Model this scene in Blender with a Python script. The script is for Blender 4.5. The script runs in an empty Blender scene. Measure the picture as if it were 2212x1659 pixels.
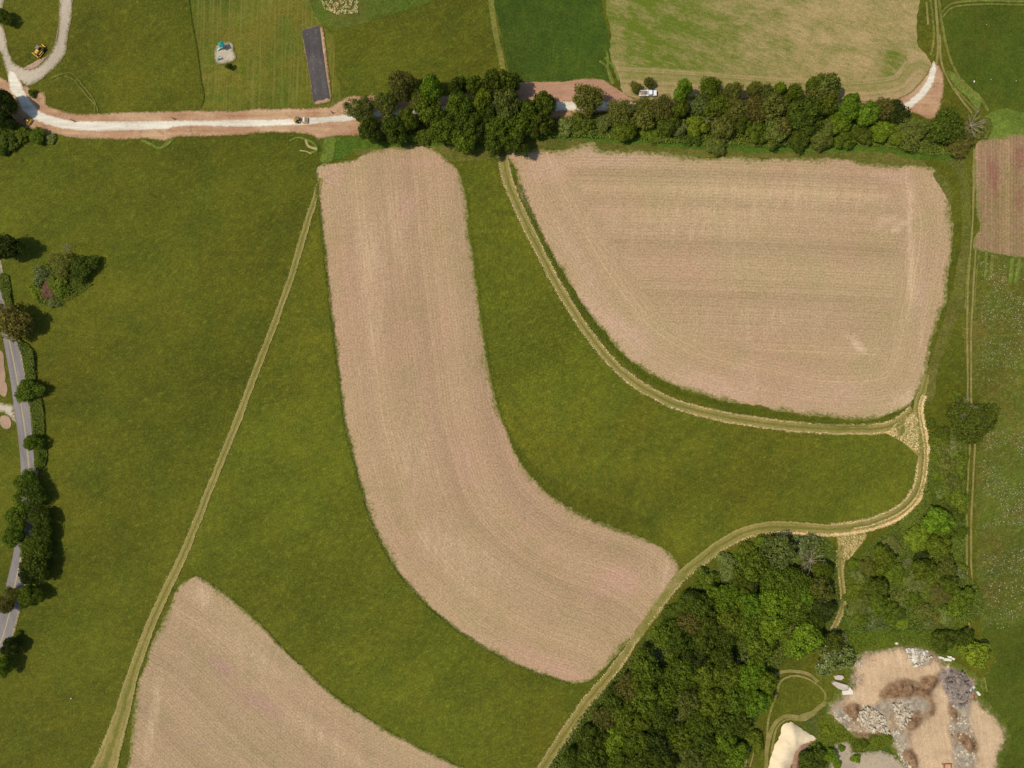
import bpy, bmesh, math, random
import numpy as np
from mathutils import Vector, Matrix, noise as mnoise
from mathutils.geometry import delaunay_2d_cdt

random.seed(7)
rng = np.random.default_rng(7)
scene = bpy.context.scene
COL = scene.collection

# ------------------------------------------------------------------ camera, sky, sun, exposure
H = 267.0                                   # metres above the ground
cam_data = bpy.data.cameras.new('camera')
cam = bpy.data.objects.new('camera', cam_data)
COL.objects.link(cam)
cam.location = (0, 0, H)
cam.rotation_euler = (0, 0, 0)
cam_data.sensor_width = 36
cam_data.lens = 36 * H / 400.0
cam_data.clip_start = 1
cam_data.clip_end = 6000
scene.camera = cam
SUN_EL, SUN_AZ = math.radians(57), math.radians(4)      # the sun stands low to the left; shadows run right
world = bpy.data.worlds.new('World')
scene.world = world
world.use_nodes = True
wn = world.node_tree
sky = wn.nodes.new('ShaderNodeTexSky')
sky.sky_type = 'NISHITA'
sky.sun_disc = False
sky.sun_elevation = SUN_EL
sky.sun_rotation = math.radians(270) - SUN_AZ
wn.links.new(sky.outputs[0], wn.nodes['Background'].inputs[0])
wn.nodes['Background'].inputs[1].default_value = 0.115
sd = bpy.data.lights.new('sun', 'SUN')
sd.energy = 3.5
sd.angle = math.radians(0.5)
sd.color = (1.0, 0.93, 0.82)
sun = bpy.data.objects.new('sun', sd)
COL.objects.link(sun)
sdir = Vector((math.cos(SUN_EL) * math.cos(SUN_AZ), math.cos(SUN_EL) * math.sin(SUN_AZ), -math.sin(SUN_EL)))
sun.rotation_euler = sdir.to_track_quat('-Z', 'Y').to_euler()
vs = scene.view_settings
vs.view_transform = 'Standard'
vs.look = 'None'
vs.exposure = 0.0
vs.gamma = 1.0

# ------------------------------------------------------------------ map grid -> metres
K = 5.53                                    # survey units per metre
def P(x, y):
    return ((x - 1106) / K, (829.5 - y) / K)
def D(pts): return [P(x, y) for x, y in pts]
def sheetgrid(ox, oy, k=4.0):
    return lambda pts: [P(ox + x / k, oy + y / k) for x, y in pts]
C1 = sheetgrid(0, 0); C2 = sheetgrid(553, 0); C3 = sheetgrid(1106, 0); C4 = sheetgrid(1659, 0)
L1 = sheetgrid(0, 414.4); L2 = sheetgrid(0, 828.7)
E2 = sheetgrid(1659, 414.4); E3 = sheetgrid(1659, 828.7); E4 = sheetgrid(1659, 1244.6)
W4 = sheetgrid(0, 1244.6)
WD = sheetgrid(1106, 1106, 3.0)
HA = sheetgrid(722.6, 147.5, 3.75); HB = sheetgrid(1216.6, 147.5, 3.75)
EW = sheetgrid(1806.4, 1091.2, 4.687)

# ------------------------------------------------------------------ tagging
def tag(o, label=None, cat=None, group=None, kind=None):
    if label: o['label'] = label
    if cat: o['category'] = cat
    if group: o['group'] = group
    if kind: o['kind'] = kind
    return o
def link(name, me, mat=None, parent=None):
    o = bpy.data.objects.new(name, me)
    COL.objects.link(o)
    if mat is not None:
        me.materials.append(mat)
    if parent is not None:
        o.parent = parent
    return o
def empty(name, loc, rz=0.0, scale=(1, 1, 1)):
    o = bpy.data.objects.new(name, None)
    COL.objects.link(o)
    o.location = loc; o.rotation_euler = (0, 0, rz); o.scale = scale
    o.empty_display_size = 0.5
    return o

# ------------------------------------------------------------------ node helpers
class G:
    def __init__(s, name, rough=0.95):
        s.m = bpy.data.materials.new(name); s.m.use_nodes = True
        s.t = s.m.node_tree; s.b = s.t.nodes['Principled BSDF']
        s.b.inputs['Roughness'].default_value = rough
        s.b.inputs['Specular IOR Level'].default_value = 0.12
        s._pos = None
    def n(s, t): return s.t.nodes.new(t)
    def l(s, a, b): s.t.links.new(a, b)
    def pos(s):
        if s._pos is None:
            s._pos = s.n('ShaderNodeNewGeometry').outputs['Position']
        return s._pos
    def attr(s, name):
        a = s.n('ShaderNodeAttribute'); a.attribute_name = name
        return a.outputs['Fac']
    def mapv(s, rot=0.0, sc=(1, 1, 1)):
        m = s.n('ShaderNodeMapping'); m.vector_type = 'TEXTURE'
        m.inputs['Rotation'].default_value = (0, 0, rot)
        m.inputs['Scale'].default_value = sc
        s.l(s.pos(), m.inputs['Vector'])
        return m.outputs[0]
    def noise(s, scale, detail=2, rough=0.5, vec=None, dist=0.0):
        x = s.n('ShaderNodeTexNoise')
        x.inputs['Scale'].default_value = scale; x.inputs['Detail'].default_value = detail
        x.inputs['Roughness'].default_value = rough; x.inputs['Distortion'].default_value = dist
        s.l(vec if vec is not None else s.pos(), x.inputs['Vector'])
        return x.outputs['Fac']
    def noise1(s, w, scale, detail=2):
        x = s.n('ShaderNodeTexNoise'); x.noise_dimensions = '1D'
        x.inputs['Scale'].default_value = scale; x.inputs['Detail'].default_value = detail
        s.l(w, x.inputs['W'])
        return x.outputs['Fac']
    def voro(s, scale, vec=None):
        x = s.n('ShaderNodeTexVoronoi'); x.inputs['Scale'].default_value = scale
        s.l(vec if vec is not None else s.pos(), x.inputs['Vector'])
        return x.outputs['Distance']
    def mr(s, v, a, b, c=0.0, d=1.0):
        x = s.n('ShaderNodeMapRange'); x.interpolation_type = 'SMOOTHSTEP'
        s.l(v, x.inputs[0])
        for i, q in zip((1, 2, 3, 4), (a, b, c, d)): x.inputs[i].default_value = q
        return x.outputs[0]
    def lin(s, v, a, b, c=0.0, d=1.0):
        x = s.n('ShaderNodeMapRange')
        s.l(v, x.inputs[0])
        for i, q in zip((1, 2, 3, 4), (a, b, c, d)): x.inputs[i].default_value = q
        return x.outputs[0]
    def m_(s, op, a, b=None):
        x = s.n('ShaderNodeMath'); x.operation = op
        for i, q in enumerate((a, b)):
            if q is None: continue
            if isinstance(q, (int, float)): x.inputs[i].default_value = q
            else: s.l(q, x.inputs[i])
        return x.outputs[0]
    def mix(s, f, a, b, blend='MIX'):
        x = s.n('ShaderNodeMix'); x.data_type = 'RGBA'; x.blend_type = blend
        if isinstance(f, (int, float)): x.inputs[0].default_value = f
        else: s.l(f, x.inputs[0])
        for i, q in ((6, a), (7, b)):
            if isinstance(q, tuple): x.inputs[i].default_value = (*q, 1)
            else: s.l(q, x.inputs[i])
        return x.outputs[2]
    def gain(s, col, f):                       # col * scalar socket
        x = s.n('ShaderNodeVectorMath'); x.operation = 'SCALE'
        s.l(col, x.inputs[0])
        if isinstance(f, (int, float)): x.inputs[3].default_value = f
        else: s.l(f, x.inputs[3])
        return x.outputs[0]
    def bump(s, h, dist=0.3, strength=0.6):
        x = s.n('ShaderNodeBump'); x.inputs['Distance'].default_value = dist
        x.inputs['Strength'].default_value = strength
        s.l(h, x.inputs['Height']); s.l(x.outputs[0], s.b.inputs['Normal'])
    def scale_out(s, col, k):
        return s.out(s.gain(col, k))
    def out(s, col):
        s.l(col, s.b.inputs['Base Color'])
        return s.m

def grass_mat(name, c1, c2, c3, fleck=(0.20, 0.20, 0.03), fl=0.35, rot=0.6, grain=0.45, stripes=0.0, srot=0.0, speriod=1.8, yard=False):
    g = G(name)
    big = g.noise(0.014, 4, 0.6)
    med = g.noise(0.07, 5, 0.7)
    col = g.mix(g.mr(big, 0.36, 0.64), c1, c2)
    col = g.mix(g.m_('MULTIPLY', g.mr(med, 0.42, 0.66), 0.8), col, c3)
    br = g.noise(0.11, 6, 0.8, g.mapv(rot + 1, (1.6, 1, 1)))
    col = g.mix(g.m_('MULTIPLY', g.mr(br, 0.54, 0.72), 0.45), col, (c1[0] * 1.42, c1[1] * 1.08, c1[2] * 1.4))
    lv = g.noise(0.022, 6, 0.72, g.mapv(rot, (1.8, 1, 1)))
    col = g.gain(col, g.lin(lv, 0.33, 0.67, 0.78, 1.36))
    s1 = g.noise(0.60, 5, 0.8, g.mapv(rot, (1.8, 1.0, 1.0)))
    col = g.mix(g.m_('MULTIPLY', g.mr(s1, 0.50, 0.74), fl), col, fleck)
    f = g.noise(1.5, 3, 0.85)
    col = g.gain(col, g.lin(f, 0.38, 0.62, 1 - grain * .6, 1 + grain * .6))
    sp = g.noise(1.1, 2, 0.6)
    col = g.mix(g.m_('MULTIPLY', g.mr(sp, 0.56, 0.74), fl * .7), col, fleck)
    f2 = g.noise(0.38, 6, 0.9)
    col = g.gain(col, g.lin(f2, 0.34, 0.66, 0.72, 1.30))
    dk = g.noise(0.22, 5, 0.8)
    col = g.mix(g.m_('MULTIPLY', g.mr(dk, 0.56, 0.70), 0.4), col, (c3[0] * 0.55, c3[1] * 0.72, c3[2] * 0.7))
    if stripes:
        st = g.noise(0.5, 3, 0.7, g.mapv(srot, (22.0, speriod, 1.0)))
        col = g.mix(g.m_('MULTIPLY', g.mr(st, 0.45, 0.70), stripes), col, (0.23, 0.20, 0.05))
    g.bump(f, 0.4, 0.7)
    if yard: return g, col
    return g.out(col)

def crop_mat(name, a, b, c, green=0.0, head=True, rowamp=0.12, gedge=(0.11, 0.125, 0.012), patch=(0.54, 0.33, 0.225)):
    """bare planted field: attributes row (m), row2 (m), head (0..1), edge (m)"""
    g = G(name)
    big = g.noise(0.016, 3, 0.55); med = g.noise(0.06, 4, 0.65)
    col = g.mix(g.mr(big, 0.35, 0.65), a, b)
    col = g.mix(g.m_('MULTIPLY', g.mr(med, 0.45, 0.7), 0.55), col, c)
    pt = g.noise(0.032, 4, 0.7, g.mapv(0.4, (1, 1.7, 1)))
    col = g.mix(g.m_('MULTIPLY', g.mr(pt, 0.60, 0.74), 0.6), col, patch)
    pk = g.m_('ADD', g.attr('pink'), g.lin(g.noise(0.12, 5, 0.8), 0.25, 0.75, -0.35, 0.35))
    col = g.mix(g.m_('MULTIPLY', g.mr(pk, 0.15, 0.95), 0.85), col, patch)
    pl = g.m_('ADD', g.attr('pale'), g.lin(g.noise(0.25, 6, 0.85, g.mapv(1.5, (5, 1, 1))), 0.25, 0.75, -0.5, 0.5))
    col = g.mix(g.m_('MULTIPLY', g.mr(pl, 0.2, 1.0), 0.6), col, (0.66, 0.47, 0.28))
    def rows(an):
        r = g.attr(an)
        n1 = g.noise1(r, 0.9, 3)
        n2 = g.noise1(r, 0.10, 3)
        w = g.m_('SINE', g.m_('MULTIPLY', r, 2 * math.pi / 1.14))
        w = g.m_('MULTIPLY', w, g.lin(g.noise(0.3, 3, 0.7), 0.35, 0.65, 0.1, 1.0))
        n1m = g.m_('MULTIPLY', g.lin(n1, 0.25, 0.75, -1, 1), g.lin(g.noise(0.09, 4, 0.7), 0.35, 0.65, 0.05, 0.9))
        q = g.m_('ADD', n1m, g.lin(n2, 0.3, 0.7, -0.9, 0.9))
        return g.m_('ADD', q, g.m_('MULTIPLY', w, 0.7))
    r1 = rows('row')
    if head:
        r2 = rows('row2')
        h = g.mr(g.m_('ADD', g.attr('head'), g.lin(g.noise(0.2, 4, 0.7), 0.3, 0.7, -0.25, 0.25)), 0.3, 0.7)
        r1 = g.m_('ADD', g.m_('MULTIPLY', r1, g.m_('SUBTRACT', 1.0, h)), g.m_('MULTIPLY', r2, h))
    col = g.gain(col, g.m_('ADD', 1.0, g.m_('MULTIPLY', r1, rowamp)))
    f = g.noise(1.5, 4, 0.9)
    col = g.gain(col, g.lin(f, 0.38, 0.62, 0.68, 1.26))
    f3 = g.noise(0.55, 5, 0.85)
    col = g.mix(g.m_('MULTIPLY', g.mr(f3, 0.48, 0.74), 0.35), col, (0.64, 0.48, 0.26))
    f4 = g.noise(0.35, 6, 0.85)
    col = g.mix(g.m_('MULTIPLY', g.mr(f4, 0.50, 0.70), 0.42), col, (0.26, 0.22, 0.085))
    wd = g.noise(0.8, 3, 0.8)
    if green:
        gf = g.m_('MULTIPLY', g.mr(wd, 0.52, 0.68), green)
        col = g.mix(gf, col, gedge)
    # weeds creep in from the margin
    wid = g.lin(g.noise(0.05, 4, 0.75), 0.38, 0.66, 0.5, 5.0)
    ee = g.m_('DIVIDE', g.attr('edge'), wid)
    e = g.m_('ADD', g.m_('SUBTRACT', 1.0, ee), g.lin(g.noise(0.7, 5, 0.85), 0.3, 0.7, -0.55, 0.55))
    gcol = g.mix(g.mr(g.noise(0.9, 3, 0.7), 0.4, 0.6), gedge, (0.24, 0.21, 0.06))
    col = g.mix(g.mr(e, 0.25, 1.0), col, gcol)
    g.bump(f, 0.25, 0.7)
    return g.scale_out(col, 0.90)

def soil_mat(name, a, b, c, grain=0.25, sc=1.0, streak=None, specks=None, rim=None, rw=1.0):
    g = G(name)
    col = g.mix(g.mr(g.noise(0.06 * sc, 4, 0.65), 0.36, 0.64), a, b)
    col = g.mix(g.m_('MULTIPLY', g.mr(g.noise(0.25 * sc, 5, 0.7), 0.52, 0.72), 0.8), col, c)
    if streak is not None:
        st = g.noise(0.7, 4, 0.7, g.mapv(streak, (14, 1.3, 1)))
        col = g.gain(col, g.lin(st, 0.3, 0.7, 0.78, 1.16))
    f = g.noise(2.2, 4, 0.8)
    col = g.gain(col, g.lin(f, 0.3, 0.7, 1 - grain, 1 + grain))
    if specks is not None:
        col = g.mix(g.m_('MULTIPLY', g.mr(g.voro(0.9), 0.22, 0.08), g.mr(g.noise(0.2, 3, 0.7), 0.5, 0.6)), col, specks)
    if rim is not None:
        e = g.m_('ADD', g.m_('SUBTRACT', 1.0, g.m_('DIVIDE', g.attr('edge'), rw)), g.lin(g.noise(0.9, 5, 0.85), 0.3, 0.7, -0.6, 0.6))
        col = g.mix(g.mr(e, 0.1, 1.1), col, rim)
    g.bump(f, 0.3, 0.8)
    return g.out(col)

def plain(name, c, rough=0.6, metal=0.0, var=0.12, scale=2.0, spec=0.4):
    g = G(name, rough)
    g.b.inputs['Metallic'].default_value = metal
    g.b.inputs['Specular IOR Level'].default_value = spec
    x = g.n('ShaderNodeTexCoord')
    nz = g.noise(scale, 4, 0.65, x.outputs['Object'])
    rgb = g.n('ShaderNodeRGB'); rgb.outputs[0].default_value = (*c, 1)
    return g.out(g.gain(rgb.outputs[0], g.lin(nz, 0.3, 0.7, 1 - var, 1 + var)))

M = {}
M['meadow'] = grass_mat('meadow_grass', (0.078, 0.084, 0.006), (0.092, 0.089, 0.007), (0.064, 0.076, 0.006), fleck=(0.21, 0.22, 0.018), fl=0.5)
M['meadow_west'] = M['meadow']
M['meadow_mid'] = grass_mat('meadow_grass_mid', (0.088, 0.098, 0.007), (0.106, 0.103, 0.008), (0.072, 0.086, 0.007), fleck=(0.25, 0.25, 0.022), fl=0.5)
M['crop_green'] = grass_mat('dense_green_crop', (0.037, 0.066, 0.006), (0.044, 0.070, 0.007), (0.060, 0.086, 0.008), fleck=(0.09, 0.14, 0.012), fl=0.3, rot=1.3)
M['lawn'] = grass_mat('mown_lawn', (0.105, 0.108, 0.009), (0.14, 0.112, 0.014), (0.070, 0.105, 0.008), fleck=(0.22, 0.18, 0.04), fl=0.35, stripes=0.5, srot=1.54, speriod=0.45)
M['rough_grass'] = grass_mat('rough_tussock_grass', (0.068, 0.100, 0.008), (0.095, 0.085, 0.015), (0.062, 0.105, 0.008), fleck=(0.20, 0.17, 0.05), fl=0.5, rot=1.3)
M['pasture'] = grass_mat('pasture_grass', (0.050, 0.076, 0.006), (0.062, 0.082, 0.006), (0.072, 0.080, 0.007), fleck=(0.13, 0.14, 0.014), fl=0.35)
M['wild'] = grass_mat('wild_meadow', (0.090, 0.092, 0.010), (0.080, 0.102, 0.010), (0.115, 0.090, 0.014), fleck=(0.26, 0.27, 0.07), fl=0.5, grain=0.5)
M['verge'] = grass_mat('verge_grass', (0.105, 0.105, 0.014), (0.075, 0.085, 0.010), (0.14, 0.115, 0.025), fleck=(0.26, 0.20, 0.07), fl=0.45, rot=0.0, grain=0.5)
M['lush'] = grass_mat('lush_grass', (0.060, 0.110, 0.010), (0.078, 0.122, 0.010), (0.055, 0.090, 0.008), fleck=(0.15, 0.19, 0.02), fl=0.45, grain=0.55)
M['floor'] = grass_mat('wood_floor', (0.045, 0.075, 0.008), (0.060, 0.085, 0.009), (0.080, 0.075, 0.018), fleck=(0.12, 0.15, 0.02), fl=0.4, grain=0.5)
M['light_grass'] = grass_mat('cut_light_grass', (0.12, 0.165, 0.02), (0.15, 0.17, 0.03), (0.09, 0.13, 0.012), fleck=(0.24, 0.24, 0.07), fl=0.4, rot=-0.8)
M['field'] = crop_mat('bare_planted_field', (0.465, 0.325, 0.168), (0.475, 0.300, 0.170), (0.40, 0.300, 0.135), patch=(0.56, 0.36, 0.23))
M['field_mid'] = crop_mat('bare_planted_field_mid', (0.46, 0.312, 0.165), (0.465, 0.290, 0.168), (0.37, 0.275, 0.122), head=False, patch=(0.52, 0.31, 0.20))
M['field_sw'] = crop_mat('bare_planted_field_sw', (0.44, 0.305, 0.160), (0.445, 0.290, 0.165), (0.34, 0.255, 0.125), head=False, patch=(0.44, 0.26, 0.19))
M['field_red'] = crop_mat('reddish_field', (0.36, 0.215, 0.115), (0.29, 0.18, 0.085), (0.25, 0.19, 0.06), green=0.55, head=False, rowamp=0.2, gedge=(0.13, 0.16, 0.03), patch=(0.30, 0.13, 0.085))
M['soil'] = soil_mat('red_brown_soil', (0.42, 0.225, 0.12), (0.52, 0.33, 0.18), (0.30, 0.15, 0.07), streak=0.0, rim=(0.11, 0.10, 0.018), rw=1.1)
M['soil_pink'] = soil_mat('graded_pink_soil', (0.44, 0.245, 0.150), (0.41, 0.225, 0.130), (0.36, 0.20, 0.115), grain=0.12, streak=0.1)
M['gravel'] = soil_mat('white_limestone_gravel', (0.70, 0.625, 0.48), (0.76, 0.69, 0.53), (0.60, 0.51, 0.37), grain=0.10, streak=0.0, rim=(0.46, 0.29, 0.17), rw=0.8)
M['lane'] = soil_mat('old_grey_gravel', (0.44, 0.36, 0.255), (0.53, 0.44, 0.315), (0.34, 0.28, 0.205), grain=0.22, rim=(0.15, 0.13, 0.035), rw=1.6)
M['asphalt'] = soil_mat('worn_asphalt', (0.235, 0.205, 0.185), (0.26, 0.23, 0.20), (0.21, 0.18, 0.165), grain=0.08, streak=1.75, rim=(0.20, 0.16, 0.10), rw=0.4)
M['paint'] = plain('yellow_road_paint', (0.50, 0.36, 0.13), 0.7, var=0.25, scale=3)
M['sand'] = soil_mat('pale_sand', (0.66, 0.47, 0.255), (0.70, 0.51, 0.29), (0.60, 0.41, 0.23), grain=0.09)
M['sandpile'] = soil_mat('heaped_sand', (0.78, 0.62, 0.38), (0.84, 0.68, 0.43), (0.66, 0.50, 0.28), grain=0.10)
M['dirt'] = soil_mat('brown_dirt', (0.34, 0.215, 0.135), (0.42, 0.28, 0.17), (0.25, 0.15, 0.09), grain=0.28, specks=(0.62, 0.52, 0.38))
M['heap'] = soil_mat('dark_brown_heap', (0.27, 0.155, 0.09), (0.33, 0.20, 0.12), (0.17, 0.085, 0.05), grain=0.35, sc=2)
M['yard'] = soil_mat('mixed_yard_ground', (0.50, 0.365, 0.225), (0.44, 0.32, 0.21), (0.36, 0.29, 0.215), grain=0.25, specks=(0.66, 0.58, 0.44))
M['greyground'] = soil_mat('grey_tan_ground', (0.38, 0.30, 0.205), (0.46, 0.36, 0.23), (0.29, 0.25, 0.19), grain=0.25, rim=(0.085, 0.10, 0.012), rw=1.8)
M['greyrubble'] = soil_mat('grey_millings', (0.24, 0.19, 0.15), (0.30, 0.24, 0.185), (0.13, 0.10, 0.09), grain=0.45, sc=3)
M['stone'] = soil_mat('pale_rubble_stone', (0.54, 0.45, 0.30), (0.66, 0.57, 0.41), (0.34, 0.27, 0.18), grain=0.3, sc=6)
M['whitestone'] = soil_mat('white_broken_stone', (0.66, 0.59, 0.46), (0.76, 0.70, 0.57), (0.38, 0.31, 0.23), grain=0.3, sc=6)
M['slab'] = soil_mat('concrete_slab', (0.52, 0.42, 0.33), (0.62, 0.53, 0.42), (0.42, 0.33, 0.26), grain=0.12, sc=5)
M['block'] = soil_mat('pale_concrete_block', (0.74, 0.68, 0.52), (0.80, 0.73, 0.58), (0.62, 0.55, 0.40), grain=0.06, sc=5)
M['blackbits'] = soil_mat('black_debris', (0.035, 0.028, 0.025), (0.05, 0.04, 0.035), (0.09, 0.06, 0.04), grain=0.3, sc=6)
M['plastic'] = soil_mat('black_mulch_film', (0.100, 0.088, 0.078), (0.080, 0.070, 0.062), (0.135, 0.120, 0.105), grain=0.35, streak=-1.44, specks=(0.30, 0.25, 0.21))
M['straw'] = plain('dry_straw', (0.66, 0.50, 0.23), 0.9, var=0.3, scale=1.5, spec=0.1)
M['strawdull'] = plain('dull_straw', (0.36, 0.29, 0.11), 0.9, var=0.3, scale=1.5, spec=0.1)
M['bark'] = plain('tree_bark', (0.13, 0.095, 0.06), 0.9, var=0.3, scale=3, spec=0.1)
M['deadwood'] = plain('bleached_dead_wood', (0.34, 0.27, 0.19), 0.9, var=0.2, scale=3, spec=0.1)

def path_mat(name='mown_track'):
    """attributes across (-1..1) and along (m)"""
    g = G(name)
    ac = g.attr('across'); al = g.attr('along')
    big = g.noise(0.05, 3, 0.6)
    col = g.mix(g.mr(big, 0.35, 0.65), (0.235, 0.190, 0.045), (0.175, 0.160, 0.030))
    cv = g.n('ShaderNodeCombineXYZ'); g.l(g.m_('MULTIPLY', ac, 3.5), cv.inputs[0]); g.l(g.m_('MULTIPLY', al, 0.06), cv.inputs[1])
    st = g.noise(1.6, 4, 0.7, cv.outputs[0])
    col = g.mix(g.m_('MULTIPLY', g.mr(st, 0.48, 0.68), 0.5), col, (0.40, 0.30, 0.10))
    aa = g.m_('ADD', g.m_('ABSOLUTE', ac), g.lin(g.noise(0.35, 4, 0.7), 0.3, 0.7, -0.12, 0.12))
    rut = g.m_('SUBTRACT', 1.0, g.mr(g.m_('ABSOLUTE', g.m_('SUBTRACT', aa, 0.45)), 0.06, 0.24))
    col = g.mix(g.m_('MULTIPLY', rut, g.lin(g.noise(0.12, 4, 0.7), 0.35, 0.65, 0.05, 0.6)), col, (0.36, 0.265, 0.10))
    mid = g.m_('SUBTRACT', 1.0, g.mr(aa, 0.08, 0.28))
    col = g.mix(g.m_('MULTIPLY', mid, 0.6), col, (0.13, 0.14, 0.018))
    e = g.m_('ADD', g.m_('ABSOLUTE', ac), g.lin(g.noise(0.9, 5, 0.85), 0.3, 0.7, -0.2, 0.2))
    col = g.mix(g.m_('MULTIPLY', g.mr(e, 0.62, 0.78), 0.45), col, (0.48, 0.37, 0.14))
    col = g.mix(g.mr(e, 0.86, 1.0), col, (0.10, 0.115, 0.008))
    f = g.noise(2.1, 4, 0.85)
    col = g.gain(col, g.lin(f, 0.3, 0.7, 0.68, 1.34))
    g.bump(f, 0.3, 0.8)
    return g.out(col)
M['path'] = path_mat()
M['soiltrack'] = soil_mat('wheel_track_soil', (0.27, 0.215, 0.07), (0.19, 0.175, 0.035), (0.36, 0.27, 0.12), grain=0.35, sc=3)
M['greentrack'] = grass_mat('wheel_track_grass', (0.15, 0.155, 0.025), (0.17, 0.155, 0.03), (0.12, 0.14, 0.02), fleck=(0.26, 0.22, 0.08), fl=0.4)

def greening_mat():
    g = G('greening_stubble')
    w = g.attr('w')                         # 0 green .. 1 bare
    st = g.noise(0.16, 7, 0.85, g.mapv(-0.33, (2.2, 1.0, 1)))
    v = g.m_('ADD', w, g.lin(st, 0.25, 0.75, -0.8, 0.8))
    v = g.m_('ADD', v, g.lin(g.noise(0.9, 4, 0.85, g.mapv(-0.33, (3, 1, 1))), 0.3, 0.7, -0.25, 0.25))
    col = g.mix(g.lin(v, 0.05, 1.15), (0.115, 0.150, 0.013), (0.42, 0.29, 0.13))
    r = g.attr('row2')
    lines = g.noise1(r, 0.55, 2)
    hd = g.mr(g.attr('head'), 0.35, 0.7)
    hc = g.mix(g.mr(g.m_('ADD', lines, g.lin(g.noise(0.25, 5, 0.8), 0.3, 0.7, -0.14, 0.14)), 0.36, 0.66), (0.22, 0.20, 0.05), (0.41, 0.28, 0.135))
    col = g.mix(g.m_('MULTIPLY', hd, 0.8), col, hc)
    f = g.noise(1.7, 4, 0.8)
    col = g.gain(col, g.lin(f, 0.3, 0.7, 0.70, 1.30))
    col = g.mix(g.m_('MULTIPLY', g.mr(g.noise(0.6, 3, 0.8), 0.58, 0.72), 0.35), col, (0.07, 0.10, 0.012))
    g.bump(f, 0.3, 0.8)
    return g.out(col)
M['greening'] = greening_mat()

def leaf_mat(name, blossom=False):
    g = G(name, 0.75)
    oi = g.n('ShaderNodeObjectInfo')
    t = g.attr('tint')
    col = g.mix(g.m_('MULTIPLY', g.mr(t, 0.55, 1.0), 0.45), oi.outputs['Color'], g.mix(0.5, oi.outputs['Color'], (0.20, 0.24, 0.03)))
    col = g.gain(col, g.lin(t, 0, 1, 0.62, 1.42))
    if blossom:
        fl = g.attr('fleck')
        col = g.mix(g.mr(fl, 0.80, 0.9), col, (0.55, 0.52, 0.36))
    g.l(col, g.b.inputs['Base Color'])
    tr = g.n('ShaderNodeBsdfTranslucent'); g.l(g.gain(col, 1.1), tr.inputs[0])
    mx = g.n('ShaderNodeMixShader'); mx.inputs[0].default_value = 0.40
    g.l(g.b.outputs[0], mx.inputs[1]); g.l(tr.outputs[0], mx.inputs[2])
    g.l(mx.outputs[0], g.t.nodes['Material Output'].inputs[0])
    return g.m
M['leaf'] = leaf_mat('leaves')
M['blossom'] = leaf_mat('blossoming_leaves', True)

# ------------------------------------------------------------------ curve helpers
def smooth(pts, closed=True, step=1.0, tension=0.5):
    pts = [np.array(p, float) for p in pts]; n = len(pts); out = []
    rngi = range(n) if closed else range(n - 1)
    for i in rngi:
        if closed: p0, p1, p2, p3 = pts[i - 1], pts[i], pts[(i + 1) % n], pts[(i + 2) % n]
        else:
            p1, p2 = pts[i], pts[i + 1]
            p0 = pts[i - 1] if i else p1 - (p2 - p1)
            p3 = pts[i + 2] if i + 2 < n else p2 + (p2 - p1)
        L = np.linalg.norm(p2 - p1); k = max(1, int(round(L / step)))
        d1 = np.linalg.norm(p1 - p0) + 1e-6; d3 = np.linalg.norm(p3 - p2) + 1e-6
        m1 = ((p1 - p0) / d1 + (p2 - p1) / (L + 1e-6)) * tension * L
        m2 = ((p2 - p1) / (L + 1e-6) + (p3 - p2) / d3) * tension * L
        for j in range(k):
            t = j / k
            out.append((2*t**3-3*t**2+1)*p1 + (t**3-2*t**2+t)*m1 + (-2*t**3+3*t**2)*p2 + (t**3-t**2)*m2)
    if not closed: out.append(pts[-1])
    return np.array(out)
def ragged(a, amp, closed=True, seed=0.0):
    if amp <= 0: return a
    n = len(a)
    if closed: tn = np.roll(a, -1, 0) - np.roll(a, 1, 0)
    else: tn = np.gradient(a, axis=0)
    nr = np.stack([-tn[:, 1], tn[:, 0]], 1); nr /= (np.linalg.norm(nr, axis=1, keepdims=True) + 1e-9)
    d = np.array([mnoise.noise((p[0]*0.12+seed, p[1]*0.12, 3.1)) * 1.3 + mnoise.noise((p[0]*0.6, p[1]*0.6+seed, 7.7)) * 0.8
                  + mnoise.noise((p[0]*1.9, p[1]*1.9+seed, 1.7)) * 0.6 for p in a])
    return a + nr * (d * amp)[:, None]
def inside(px, py, poly):
    x, y = poly[:, 0], poly[:, 1]; x2, y2 = np.roll(x, -1), np.roll(y, -1)
    res = np.zeros(len(px), bool)
    for a, b, c, d in zip(x, y, x2, y2):
        if b == d: continue
        cond = ((b > py) != (d > py)) & (px < (c - a) * (py - b) / (d - b) + a)
        res ^= cond
    return res
def dist_poly(px, py, line, closed=False):
    best = np.full(len(px), 1e9)
    n = len(line); rg = range(n if closed else n - 1)
    for i in rg:
        a = line[i]; b = line[(i + 1) % n]; ab = b - a; L = ab @ ab + 1e-9
        t = np.clip(((px - a[0]) * ab[0] + (py - a[1]) * ab[1]) / L, 0, 1)
        d = np.hypot(px - a[0] - t * ab[0], py - a[1] - t * ab[1])
        best = np.minimum(best, d)
    return best
ZT = [0.02]
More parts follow.
